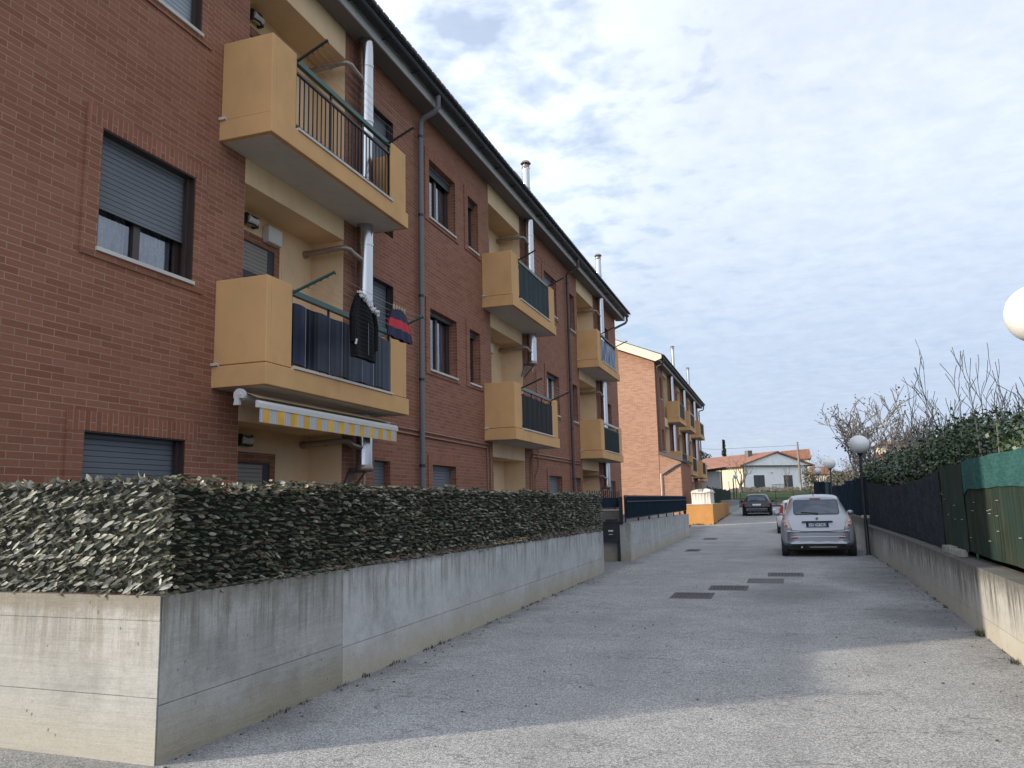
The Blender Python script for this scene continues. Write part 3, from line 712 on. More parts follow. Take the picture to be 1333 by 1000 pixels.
# awning under the first balcony
aw = MB()
roll = (-5.66, 2.76)
aw.tube([(roll[0], 7.42, roll[1]), (roll[0], 10.92, roll[1])], .045, 14)
awo = part(aw, 'awning', 'white_plastic', B1)
s = MB(); ya, yb = 7.36, 10.80
s.grid(lambda u, v: (roll[0]+.02+(.19)*v, ya+.05+(yb-ya-.06)*u, roll[1]+.05-.075*v), 2, 4); 
s.grid(lambda u, v: (-5.435+.004*math.sin(u*60), ya+.06+(yb-ya-.08)*u, 2.625-.165*v), 120, 2)
part(s, 'awning_fabric', 'awning', awo)
s = MB(); s.prism([(-5.47, 2.625), (-5.425, 2.62), (-5.42, 2.67), (-5.45, 2.705), (-5.47, 2.70)], 'Y', ya+.03, yb); part(s, 'front_bar', 'white_plastic', awo)
s = MB(); pr = []
for i in range(13): a = -math.pi*.15+math.pi*1.35*i/12; pr.append((roll[0]+.075*math.cos(a)-.01, roll[1]+.075*math.sin(a)+.01))
pr += [(roll[0]-.085, roll[1]-.10), (roll[0]-.01, roll[1]-.10), (roll[0]-.01, roll[1]-.02), (roll[0]+.05, roll[1]-.03)]
s.prism(pr, 'Y', 7.36, 7.40); s.tube([(roll[0], 7.35, roll[1]+.02), (roll[0], 7.36, roll[1]+.02)], .02, 10); part(s, 'end_cap', 'label_white', awo)
s = MB(); s.tube([(roll[0], 7.5, roll[1]-.02), (-5.56, 8.6, 2.66), (-5.47, 7.7, 2.64)], .018, 8); s.tube([(roll[0], 10.7, roll[1]-.02), (-5.56, 9.6, 2.66), (-5.47, 10.5, 2.64)], .018, 8); part(s, 'folding_arm', 'pale_metal', awo)

# ------------------------------------------------------------------ laundry
def hang_thing(name, label, cat, loc): return thing(name, label, cat, loc)
J = thing('winter_jacket', 'long black quilted jacket with pale fur trim hanging from the drying rack', 'jacket', (-4.92, 8.80, 4.17))
def puff(u, v):
    a = 2*math.pi*u; ca = math.cos(a); sa = math.sin(a)
    tp = .55+.45*min(1, v*2.6); wv = .30*tp*(1+.06*v); q = .5+.5*math.cos(v*math.pi*30)
    th = (.050+.004*q)*(.5+.5*min(1, v*5))*(1+.25*math.sin(v*5))
    yy = wv*(abs(ca)**.75)*(1 if ca > 0 else -1)*(1+.004*q); xx = th*sa+.014*math.sin(5*a+v*3)*min(1, v*4)
    return (xx, yy+.02*v, -.80*v-.10*yy*(1-v)*2.2-.02*abs(ca))
s = MB(); s.grid(puff, 56, 120); s.quad(*[puff(i/56, 1) for i in range(56)]); part(s, 'jacket_body', 'puffer', J, local=True)
for sy in (.25, -.26):
    def slv(u, v, sy=sy):
        a = 2*math.pi*u; q = .5+.5*math.cos(v*math.pi*26); r_ = (.052-.012*v)*(.95+.05*q)
        return (.035+r_*.75*math.cos(a), sy*(.72+.42*min(1, v*2.2))+r_*math.sin(a), -.07-.58*v-.03*sy)
    s = MB(); s.grid(slv, 16, 90); s.quad(*[slv(i/16, 1) for i in range(16)]); part(s, 'sleeve', 'puffer', J, local=True)
s = MB(); random.seed(3)
for i in range(20):
    t_ = i/19; p_ = Vector((.055, -.13+.42*t_, .0-.16*t_-.03*math.sin(t_*3)))
    for k in range(7): s.sphere(p_+Vector((random.uniform(-.03, .03), random.uniform(-.02, .02), random.uniform(-.03, .03))), random.uniform(.012, .026), 8, 5)
part(s, 'fur_trim', 'fur', J, local=True)
s = MB(); s.tube([(.062, .03, -.22), (.068, .035, -.5), (.066, .04, -.76)], .005, 5); part(s, 'zip', 'pipe', J, local=True)
s = MB(); s.grid(lambda u, v: (.06+.01*math.sin(u*6), -.27+.05*u-.03*v, -.60-.07*v), 3, 3); part(s, 'care_label', 'label_white', J, local=True)
for yy in (-.13, -.02, .10, .2):
    s = MB(); s.box(-.008, .012, yy-.006, yy+.006, -.03-.16*(yy+.1), .05-.16*(yy+.1)); part(s, 'peg', 'peg', J, local=True)
K = thing('striped_top', 'small navy and red striped top pegged beside the black jacket', 'clothes', (-4.86, 9.72, 4.20))
def shirt(u, v):
    wv = .20+.20*v+.02*math.sin(v*4); yy = (u*2-1)*wv; xx = .05*math.sin(u*math.pi)*(.4+.6*v)+.018*math.sin(u*19)*v+.02*v
    return (xx, yy, -.40*v*(1+.10*math.sin(u*math.pi))-.02*abs(u*2-1))
def band(a, b, off=0): 
    s = MB(); s.grid(lambda u, v: tuple(Vector(shirt(u, a+(b-a)*v))+Vector((off, 0, 0))), 30, 8); s.grid(lambda u, v: tuple(Vector(shirt(u, a+(b-a)*v))*1+Vector((-.05*math.sin(u*math.pi)-.02-off, 0, 0))), 30, 8); return s
s = band(0, .36); s2 = band(.66, 1); s.add(s2.v, s2.f, True); part(s, 'navy_cloth', 'navy_cloth', K, local=True, fix=False)
part(band(.36, .66), 'red_stripe', 'red_cloth', K, local=True, fix=False)
for yy in (-.17, -.08, 0, .08, .16):
    s = MB(); s.box(-.008, .012, yy-.007, yy+.007, -.03, .05); part(s, 'peg', 'peg', K, local=True)

# ------------------------------------------------------------------ building 2
G2 = 43.2; E2 = 67.5
B2 = thing('apartment_building', 'second brick apartment block beyond the gap, with a sunlit salmon gable end', 'building', (FX-5, 55, gz(50)))
wl = MB(); w2 = []
for z in (3.2, 6.2):
    w2 += [(45.0, 45.8, z+1.0, z+2.25), (52.3, 53.0, z+.2, z+2.25), (58.4, 59.1, z+.2, z+2.25), (65.2, 65.9, z+1.0, z+2.25)]
R2 = [(46.4, 48.2), (53.2, 54.8), (59.9, 61.4)]
w2 += [(49.5, 50.6, 1.2, 2.5), (56, 57, 1.2, 2.5)]
pierced(wl, FX, G2, E2, gz(45), 9.04, [(*h, .2) for h in w2]+[(a, b, .5, 9.03, 0) for a, b in R2])
wl.quad((xb, G2, 0), (xb, E2, 0), (xb, E2, 9.15), (xb, G2, 9.15)); wl.quad((FX, E2, 0), (FX, E2, 9.15), (xr, E2, zr), (xb, E2, 9.15), (xb, E2, 0))
part(wl, 'brick_wall', 'brick', B2, fix=False)
s = MB(); s.quad((FX-.0, G2, 0), (FX-.0, G2, 9.15), (xr, G2, zr), (xb, G2, 9.15), (xb, G2, 0)); part(s, 'gable_wall', 'brick2', B2)
rf2, _, _ = roof(B2, G2, E2, gab=.5, depth=DEP)
s = MB(); ex, ez = -5.6, 9.20
s.prism([(ex, ez-.10), (ex, ez+.09), (xr, rz+.04), (2*xr-ex, ez+.09), (2*xr-ex, ez-.40), (xr, rz-.46), (ex-.35, ez-.24)], 'Y', G2-.52, G2-.46); part(s, 'barge_board', 'cream_board', rf2)
for k, h in enumerate(w2): window(B2, *h, shut=1 if k % 3 else .4, sh='shutter_dark', leaves=1, detail=False, surround=False)
for a, b in R2: loggia(B2, a, b, .5, 9.03, (.2, 3.2, 6.2), detail=False)
for y in (47.6, 53.6, 60.6):
    for z in (3.05, 6.05): balcony(B2, y, z, 'posts', 'pale_metal' if y > 50 else 'black_metal', 'sheet_teal' if y < 50 else 'sheet_black', L_=3.6)
for y in (48.9, 55.6, 62.5): flue(B2, y, 2.9, 5.9+.1); flue(B2, y, 6.35, 9.02)
for y in (49.2, 57.9): flue(B2, y, 9.2, 10.75, x=-5.75, r=.10, cap=True, bracket=False)
downpipe(B2, G2+.12, m='pipe_brown', zbot=.3, x=-5.98); downpipe(B2, E2-.05, gy=E2+.3, zbot=4)
# lean-to at the foot of the gable
ax = -4.95
s = MB(); s.prism([(FX+.003, .1), (ax, .1), (ax, 3.50), (FX+.003, 3.92)], 'Y', G2+.02, G2+5.0); an = part(s, 'lean_to', 'brick2', B2)
s = MB(); s.box(ax, ax+.012, G2+.021, G2+5, .1, 3.49); part(s, 'lean_to_side', 'brick', an)
s = MB(); s.prism([(FX+.003, 3.925), (ax+.12, 3.50), (ax+.12, 3.66), (FX+.003, 4.10)], 'Y', G2-.08, G2+5.1); part(s, 'lean_to_roof', 'tile_dark', an)
s = MB(); s.tube([(ax+.05, G2-.05, 3.42), (ax-.25, G2-.06, 3.3), (-5.92, G2-.06, 2.86)], .045, 8); part(s, 'sloping_pipe', 'pipe', an)
s = MB(); s.tube([(-6.02, G2-.06, .3), (-6.02, G2-.06, 2.9)], .03, 8); part(s, 'white_pipe', 'white_plastic', an)
# third, lower building whose balcony sticks out past the second block
B3 = thing('low_building', 'dark low building with one ochre balcony, beyond the second brick block', 'building', (-9, 74, gz(72)))
s = MB(); s.box(-14, -6.9, 68.6, 80, .3, 4.6); part(s, 'brick_wall', 'brick', B3)
s = MB(); s.box(-7.2, -6.0, 68.5, 72.5, 2.95, 3.2); s.box(-7.2, -6.02, 68.52, 68.66, 3.2, 4.35); s.box(-6.15, -6.02, 68.66, 69.4, 3.2, 4.35); s.box(-6.15, -6.02, 71.6, 72.4, 3.2, 4.35); bb = part(s, 'balcony', 'ochre', B3)
s = MB(); s.box(-6.1, -6.05, 69.4, 71.6, 3.25, 4.2); part(s, 'privacy_sheet', 'sheet_black', bb)
s = MB(); s.prism([(-14.3, 4.6), (-6.6, 4.6), (-6.6, 4.72), (-10.4, 5.6), (-14.3, 4.72)], 'Y', 68.3, 80.3); part(s, 'roof', 'tile', B3)

# ------------------------------------------------------------------ concrete walls
def panel_wall(mb, x_front, thick, ybreaks, zlo, zjs, ztop, gap=.005):
    """wall along Y with the road side at x_front; panels separated by real grooves"""
    for a, b in zip(ybreaks, ybreaks[1:]):
        za, zb_ = ztop(a), ztop(b)
        lv = [(zlo, zlo)]+[(z, z) for z in zjs]+[(za, zb_)]
        for (l0, l1), (h0, h1) in zip(lv, lv[1:]):
            e = gap/2
            x0, x1 = x_front-thick, x_front
            mb.add([(x0, a+e, l0+e), (x1, a+e, l0+e), (x1, b-e, l1+e), (x0, b-e, l1+e), (x0, a+e, h0-e), (x1, a+e, h0-e), (x1, b-e, h1-e), (x0, b-e, h1-e)],
                   [(0, 3, 2, 1), (4, 5, 6, 7), (0, 1, 5, 4), (1, 2, 6, 5), (2, 3, 7, 6), (3, 0, 4, 7)])
    mb.add([(x_front-thick+.02, ybreaks[0]+.01, zlo), (x_front-.012, ybreaks[0]+.01, zlo), (x_front-.012, ybreaks[-1]-.01, zlo), (x_front-thick+.02, ybreaks[-1]-.01, zlo),
            (x_front-thick+.02, ybreaks[0]+.01, ztop(ybreaks[0])-.02), (x_front-.012, ybreaks[0]+.01, ztop(ybreaks[0])-.02), (x_front-.012, ybreaks[-1]-.01, ztop(ybreaks[-1])-.02), (x_front-thick+.02, ybreaks[-1]-.01, ztop(ybreaks[-1])-.02)],
           [(0, 3, 2, 1), (4, 5, 6, 7), (0, 1, 5, 4), (1, 2, 6, 5), (2, 3, 7, 6), (3, 0, 4, 7)])
ltop = lambda y: .985-.0085*(y-4)
WX = -3.645
LW = thing('retaining_wall', 'low grey concrete wall under the artificial hedge, with a sunlit end face at the near corner', 'wall', (WX, 4.05, 0))
s = MB(); panel_wall(s, WX, .25, [4.062, 6.2, ], -.02, [.34], ltop); part(s, 'old_section', 'conc_old', LW)
s = MB(); panel_wall(s, WX, .25, [6.2, 8.33, 9.6, 11.2, 12.6, 14.2, 15.5, 16.9], -.02, [.31, ], lambda y: ltop(y)); part(s, 'smooth_section', 'conc', LW)
# end face that turns the corner to the left
s = MB()
def fq(x0, x1, y0, y1, z0, z1):
    e_ = .25 if x1 < -4 else .010
    s.add([(x0, y0, z0), (x1, y1, z0), (x1, y1+e_, z0), (x0, y0+.25, z0), (x0, y0, z1), (x1, y1, z1), (x1, y1+e_, z1), (x0, y0+.25, z1)],
          [(0, 3, 2, 1), (4, 5, 6, 7), (0, 1, 5, 4), (1, 2, 6, 5), (2, 3, 7, 6), (3, 0, 4, 7)])
fy = lambda x: 4.05+(-.04)*(x-WX)
for x0, x1 in ((-9.0, -6.4), (-6.39, WX-.004)):
    for z0, z1 in ((-.02, .382), (.386, .835), (.838, .985)):
        fq(x0, x1, fy(x0)+(0 if z1 < .84 else -.004), fy(x1)+(0 if z1 < .84 else -.004), z0, z1)
fo = part(s, 'end_face', 'conc_front', LW)
BW = thing('retaining_wall', 'inner concrete upstand seen through the gap under the picket fence', 'wall', (-5.2, 27, 0))
s = MB(); s.box(-5.3, -5.1, 21.6, 40, 0, 1.02); part(s, 'upstand', 'conc', BW)
W2 = thing('retaining_wall', 'low pale concrete wall beyond the gateway, under the blue-black picket fence', 'wall', (WX, 20.2, 0))
s = MB(); panel_wall(s, WX, .30, [20.2, 21.6, 23.2, 25, 27, 29.2, 31.4, 33.7], -.02, [.36], lambda y: .95-.004*(y-20)); part(s, 'wall_panels', 'conc', W2)
s = MB(); s.box(WX-.30, WX-.02, 20.12, 20.19, 0, .93); part(s, 'pier', 'conc_old', W2)
G1 = thing('gateway_wall', 'small concrete wall set back in the gateway, holding the black letter box', 'wall', (-4.2, 20.4, 0))
s = MB(); s.box(-4.75, -3.98, 20.25, 20.45, 0, .93); s.box(-5.3, -4.12, 21.3, 21.5, 0, 1.24); part(s, 'wall_block', 'conc_old', G1)
s = MB(); s.box(-5.32, -4.10, 21.28, 21.52, 1.24, 1.27); part(s, 'coping', 'marble', G1)
MBX = thing('letter_box', 'black letter box with a pale name plate on the gateway wall', 'letter box', (-4.13, 20.1, .5))
s = MB(); s.box(-4.37, -3.93, 20.0, 20.24, .48, .96); s.prism([(-4.40, .96), (-3.91, .96), (-3.91, .985), (-4.40, .985)], 'Y', 19.97, 20.26); s.box(-4.25, -3.97, 20.03, 20.2, .985, 1.04); part(s, 'box_body', 'lining', MBX)
s = MB(); s.box(-4.20, -4.02, 19.985, 19.999, .60, .86); part(s, 'box_panel', 'plastic', MBX)
s = MB(); s.box(-4.17, -4.05, 19.978, 19.984, .735, .775); s.box(-4.16, -4.06, 19.978, 19.984, .66, .675); part(s, 'name_plate', 'label_white', MBX)
GT = thing('garden_gate', 'dark blue-black gate and rail across the gateway behind the hedge end', 'gate', (-3.9, 18.5, 0))
s = MB(); s.box(-4.02, -3.98, 17.0, 20.9, 1.34, 1.58); 
part(s, 'gate_panel', 'net_blue', GT)
s = MB()
for k in range(16): y = 17.1+k*.24; s.box(-4.01, -3.99, y-.008, y+.008, 1.30, 1.74)
s.box(-3.90, -3.82, 20.12, 20.2, 0.9, 1.60); s.box(-3.96, -3.90, 20.02, 20.10, 0, .95); part(s, 'gate_bars', 'black_metal', GT)
PF = thing('picket_fence', 'blue-black slatted metal fence on the pale concrete wall beyond the gateway', 'fence', (-3.78, 20.3, .95))
s = MB(); y = 20.25
while y < 33.8: s.box(-3.74, -3.722, y, y+.075, 1.06, 1.60); y += .088
s.box(-3.755, -3.735, 20.2, 33.8, 1.08, 1.58)
part(s, 'fence_slats', 'net_blue', PF)
s = MB(); s.box(-3.78, -3.74, 20.2, 33.8, 1.60, 1.635); s.box(-3.78, -3.74, 20.2, 33.8, 1.03, 1.06); s.box(-3.722, -3.700, 20.2, 33.8, 1.46, 1.49)
part(s, 'fence_rail', 'gutter', PF)
for k in range(8):
    y = 20.24+k*1.92; s = MB(); s.box(-3.79, -3.75, y-.02, y+.02, .86, 1.63); part(s, 'post', 'gutter', PF)

# orange planter walls
OW = thing('planter_wall', 'low orange plastered wall at the corner before the parked dark car', 'wall', (-4.2, 45, gz(45)))
s = MB(); s.box(-4.76, -3.39, 43.0, 46.0, 0, 1.20); part(s, 'corner_block', 'orange', OW)
s = MB(); s.box(-4.7, -3.46, 46.0, 58, .1, 1.19); part(s, 'long_wall', 'orange', OW)
s = MB(); s.box(-4.79, -3.37, 42.97, 46.0, 1.20, 1.235); part(s, 'coping', 'marble', OW)
s = MB(); s.box(-4.7, -3.48, 58, 73, .2, 1.36); part(s, 'grey_wall', 'conc', OW)
TP = thing('covered_furniture', 'pile covered by a creased off-white tarpaulin on top of the orange corner wall', 'cover', (-4.05, 44.3, 1.24))
s = MB(); random.seed(5)
ring = [(x_+.15, y_-1.7) for x_, y_ in [(-4.62, 44.85), (-4.3, 44.83), (-3.95, 44.82), (-3.62, 44.85), (-3.60, 45.6), (-3.60, 46.4), (-3.62, 47.1), (-4.1, 47.15), (-4.62, 47.1), (-4.64, 46)]]
n = 80; top = []
def ringp(t):
    k = t*len(ring); i = int(k) % len(ring); f = k-int(k); a = ring[i]; b = ring[(i+1) % len(ring)]; return (a[0]+(b[0]-a[0])*f, a[1]+(b[1]-a[1])*f)
prof = [(1.24, 1.0), (1.35, .99), (1.6, .985), (1.8, 1.0), (1.86, 1.02), (1.90, .96), (1.96, .6), (1.98, .0)]
vs = []
for z, sc in prof:
    for i in range(n):
        px_, py_ = ringp(i/n); cx0, cy0 = -3.97, 44.3; wv = 1+(.012*math.sin(i*1.7)+.01*math.sin(i*.61+z*4))*(1 if sc > .5 else 0)
        vs.append((cx0+(px_-cx0)*sc*wv, cy0+(py_-cy0)*sc*wv, z+(.05*math.sin(i*.33)+.02*math.sin(i*1.1) if z > 1.7 else 0)))
s.add(vs, [(i*n+j, i*n+(j+1) % n, (i+1)*n+(j+1) % n, (i+1)*n+j) for i in range(len(prof)-1) for j in range(n)], True); part(s, 'tarpaulin', 'tarp', TP)
s = MB(); s.tube([(-4.49, 43.12, 1.82), (-3.95, 43.09, 1.80), (-3.43, 43.13, 1.83), (-3.40, 44.3, 1.84), (-3.43, 45.45, 1.83)], .022, 6); part(s, 'hem', 'tarp', TP)

# right-hand wall
RWt = lambda y: .71-.0008*(y-8)
RW = thing('boundary_wall', 'streaked low concrete wall along the right edge of the road', 'wall', (2.0, 10, 0))
yb_ = [1.5, 5.6, 9.4, 13.1, 16.6, 20.2, 23.95]
s = MB()
for a, b in zip(yb_, yb_[1:]):
    for lo, hi in ((-.02, .20), (.204, None)):
        va = []
        for y in (a+.003, b-.003):
            x = wallx(y); h_ = hi if hi else RWt(y)
            va += [(x, y, lo), (x+.28, y, lo), (x+.28, y, h_), (x, y, h_)]
        s.add(va, [(0, 1, 2, 3), (4, 7, 6, 5), (0, 3, 7, 4), (3, 2, 6, 7), (1, 5, 6, 2), (0, 4, 5, 1)])
part(s, 'wall_section', 'conc_right', RW)
RW2 = thing('boundary_wall', 'farther stretch of low concrete wall behind the silver car', 'wall', (2.2, 40, 0))
s = MB(); va = []
for y in (24.05, 34, 50, 70): x = wallx(y)+.04; va += [(x, y, gz(y)-.02), (x+.28, y, gz(y)-.02), (x+.28, y, gz(y)+.86), (x, y, gz(y)+.86)]
f_ = [(0, 1, 2, 3), (15, 14, 13, 12)]
for i in range(3):
    o = i*4
    for k in range(4): f_.append((o+k, o+4+k, o+4+(k+1) % 4, o+(k+1) % 4))
s.add(va, f_); part(s, 'wall_section', 'conc_right', RW2)
s = MB(); 
for k in range(3): s.box(wallx(24.1)+.02, wallx(24.1)+.3, 24.06+k*.27, 24.30+k*.27, .865, .93)
part(s, 'coping_brick', 'marble', RW2)

# ------------------------------------------------------------------ screens and fences on the right
def sheet(mb, ys, xo, zb_f, zt_f, amp=.02, nv=8, seed=0, bow=.0):
    n = max(4, int((ys[1]-ys[0])*14)); rnd = random.Random(seed); ph = [rnd.uniform(0, 6) for _ in range(6)]
    def fn(u, v):
        y = ys[0]+(ys[1]-ys[0])*u; z = zb_f(y)+(zt_f(y)-zb_f(y))*v
        x = wallx(y)+xo+amp*(math.sin(y*5.1+ph[0])*.5+math.sin(y*13.3+ph[1]+v*2)*.3+math.sin(v*7+y*2.2+ph[2])*.4)+bow*math.sin(v*3.14)
        return (x, y, z)
    mb.grid(fn, n, nv)
GF = thing('screen_fence', 'green netted reed fence with a teal net strip along its top, nearest on the right', 'fence', (2.2, 10, .7))
gt = lambda y: 1.87+.004*math.sin(y*2.1)+.003*math.sin(y*5)
s = MB(); sheet(s, (3.0, 11.15), .17, lambda y: .79+.006*math.sin(y*3), gt, .005, seed=1); part(s, 'reed_panel', 'net_reed', GF, fix=False)
s = MB(); sheet(s, (11.05, 12.82), .163, lambda y: .78, lambda y: gt(y)-.01, .006, seed=2); part(s, 'dark_panel', 'net_mix', GF, fix=False)
s = MB(); sheet(s, (3.0, 11.0), .155, lambda y: 1.545+.008*math.sin(y*2.3)+.003*math.sin(y*9.7)+max(0, y-10.75)*-.25, lambda y: gt(y)+.012, .003, seed=3); part(s, 'teal_strip', 'net_teal', GF, fix=False)
for y in (3.4, 5.9, 8.6, 10.9, 12.7):
    s = MB(); x = wallx(y)+.22; s.tube([(x, y, .70), (x, y, 1.86)], .02, 8); part(s, 'post', 'green_metal', GF)
s = MB(); random.seed(11)
for k in range(26):
    y = random.uniform(6.5, 12.6); z = random.uniform(.95, 1.5); s.box(wallx(y)+.13, wallx(y)+.145, y-.02, y+.02, z, z+.005)
part(s, 'wire_tie', 'wire', GF)
BR = thing('loose_bricks', 'two loose bricks on the wall top under the netting', 'brick', (2.2, 12.2, .71))
s = MB(); s.box(wallx(12)+.06, wallx(12)+.17, 11.85, 12.35, .712, .80); s.box(wallx(11.4)+.07, wallx(11.4)+.17, 11.25, 11.70, .713, .79); part(s, 'brick_pair', 'conc_front', BR)
BF = thing('screen_fence', 'black shade-net fence on the right wall between the green screen and the near lamp post', 'fence', (2.25, 18, .7))
s = MB(); sheet(s, (12.75, 23.9), .155, lambda y: .72, lambda y: 1.84-.16*math.sin(max(0, min(1, (y-12.7)/10))*math.pi)**.8+.01*math.sin(y*4), .007, seed=4); part(s, 'shade_net', 'net_black', BF, fix=False)
for y in (12.8, 15.5, 18.2, 21, 23.8):
    s = MB(); x = wallx(y)+.20; s.tube([(x, y, .70), (x, y, 1.72)], .02, 8); part(s, 'post', 'black_metal', BF)
FF = thing('screen_fence', 'farther blue-black screen fence behind the parked silver car', 'fence', (2.4, 40, .9))
s = MB(); sheet(s, (24.2, 70), .18, lambda y: gz(y)+.82, lambda y: (2.02 if y < 33 else (1.92 if y < 42 else 2.1+(y-42)*.012))+gz(y)*.4+.02*math.sin(y), .02, seed=5); part(s, 'shade_net', 'net_blue', FF, fix=False)
for k in range(10):
    y = 24.3+k*4.8; s = MB(); s.tube([(wallx(y)+.25, y, gz(y)+.8), (wallx(y)+.25, y, 2.1)], .025, 6); part(s, 'post', 'black_metal', FF)

# ------------------------------------------------------------------ artificial hedge
def leaves(mb, base, n_vec, t_vec, rnd, L0, W0, tilt, side=0.0):
    """one folded leaf: base point, outward normal, along-wall tangent"""
    upv = Vector((0, 0, 1))
    ax_ = (t_vec*(side+rnd.gauss(0, .55)) - upv*rnd.uniform(.35, 1.0)*tilt + n_vec*rnd.uniform(.35, .9)).normalized()
    w_ = ax_.cross(upv*rnd.uniform(.5, 1)+n_vec*rnd.uniform(.1, .8)+t_vec*rnd.gauss(0, .35)).normalized()
    nn = ax_.cross(w_); L1 = L0*rnd.uniform(.7, 1.3); W1 = W0*rnd.uniform(.7, 1.25)
    o = len(mb.v)
    P = [base, base+ax_*L1*.32+w_*W1-nn*W1*.3, base+ax_*L1*.75+w_*W1*.75-nn*W1*.35, base+ax_*L1-nn*W1*.6, base+ax_*L1*.75-w_*W1*.75-nn*W1*.35, base+ax_*L1*.32-w_*W1-nn*W1*.3, base+ax_*L1*.5+nn*W1*.12]
    mb.v += [tuple(p) for p in P]
    for f in ((0, 1, 6), (1, 2, 6), (2, 3, 6), (3, 4, 6), (4, 5, 6), (5, 0, 6)): mb.f.append(tuple(i+o for i in f)); mb.sm.append(True)
HS = thing('artificial_hedge', 'roll of artificial leaf screening standing along the top of the concrete wall', 'hedge', (WX, 4.1, .98))
rnd = random.Random(21)
htop = lambda y: 1.70-.0035*(y-4)+.012*math.sin(y*2.3)+.008*math.sin(y*6.1)
s = MB(); y = 4.085
while y < 16.9:
    st = .040 if y < 9 else .052
    z = ltop(y)-.02; row = 0
    while z < htop(y)-.01:
        for k in range(2):
            b = Vector((WX-.01-rnd.uniform(0, .045)+.012*math.sin(y*3+z*4), y+rnd.uniform(-.02, .02)+(row % 2)*st/2, z+rnd.uniform(-.012, .012)+.03))
            leaves(s, b, Vector((1, 0, 0)), Vector((0, 1, 0)), rnd, .048*rnd.choice((.7, 1, 1, 1.35)), .0165, rnd.uniform(-.15, .7), .30)
        z += .040; row += 1
    for k in range(3):
        leaves(s, Vector((WX-.03-rnd.uniform(0, .05), y+rnd.uniform(-.02, .02), htop(y)-.035+rnd.uniform(-.02,.01))), Vector((.6, 0, .8)), Vector((0, 1, 0)), rnd, .045, .017, -.25 if rnd.random() < .3 else .35)
    y += st
part(s, 'road_side_leaves', 'leaf_side', HS, fix=False)
s = MB(); x = WX+.025
while x > -8.6:
    z = .985; row = 0; y0_ = fy(x)+.01
    while z < 1.70:
        for k in range(1+(row % 3 > 0)):
            b = Vector((x+rnd.uniform(-.02, .02)+(row % 2)*.022, y0_+rnd.uniform(0, .045), z+rnd.uniform(-.012, .012)+.03))
            leaves(s, b, Vector((0, -1, 0)), Vector((1, 0, 0)), rnd, .054*rnd.choice((.7, 1, 1, 1.35)), .0150, .9, -.62)
        z += .043; row += 1
    for k in range(3):
        leaves(s, Vector((x+rnd.uniform(-.02, .02), y0_+rnd.uniform(0, .05), 1.685+rnd.uniform(-.03, .02))), Vector((0, -.7, .7)), Vector((1, 0, 0)), rnd, .058, .022, -.35 if rnd.random() < .3 else .35)
    x -= .045
part(s, 'end_leaves', 'leaf_front', HS, fix=False)
s = MB(); s.box(WX-.09, WX-.07, 4.20, 16.9, .99, 1.645); s.box(-8.6, WX-.07, 4.18, 4.20, .985, 1.68); part(s, 'backing_net', 'net_and_shade', HS)
for y in (4.2, 6.8, 9.4, 12, 14.6, 16.8):
    s = MB(); s.tube([(WX-.12, y, .8), (WX-.12, y, 1.62)], .018, 6); part(s, 'post', 'black_metal', HS)

# ------------------------------------------------------------------ garden behind the walls
g = MB(); g.box(-6.08, WX-.26, 4.35, 16.9, .0, .25); g.box(-6.08, -3.96, 21.6, 33.6, 0, .3)
o = struct(g, 'garden_bed', 'soil')

# ------------------------------------------------------------------ lamps
def lamp(y, label, first=None, x=None, h=2.98):
    x = wallx(y)-.10 if x is None else x
    if first is None:
        t = thing('globe_lamp', label, 'street lamp', (x, y, gz(y)), 0, 'globe lamps along the right-hand wall')
        s = MB(); s.lathe((0, 0, 0), [(.07, 0), (.07, .012), (.045, .03), (.045, .9), (.035, .95), (.030, 2.70)], 14); part(s, 'pole', 'black_metal', t, local=True)
        s = MB(); s.lathe((0, 0, 0), [(.030, 2.66), (.075, 2.72), (.085, 2.76), (.0, 2.765)], 18); part(s, 'collar', 'black_metal', t, local=True)
        s = MB(); s.sphere((0, 0, 2.985), .25, 40, 24); part(s, 'globe', 'globe', t, local=True)
        return t
    t = copy_tree(first); t.location = (x, y, gz(y)); t['label'] = label; return t
l2 = lamp(22.3, 'globe lamp on a dark pole beside the silver car', x=2.02); 
lamp(7.7, 'nearest globe lamp, cut by the right edge of the picture', l2, x=2.19).scale = (1, 1, 1.005)
l2.scale = (1, 1, .937); l2.children[0]; 
lamp(38.0, 'globe lamp between the silver car and the far fence, second of the three distant ones', l2, x=2.18).scale = (1, 1, .955)
lamp(56.5, 'farthest globe lamp, smallest and lowest in the row', l2, x=2.46).scale = (1, 1, .92)

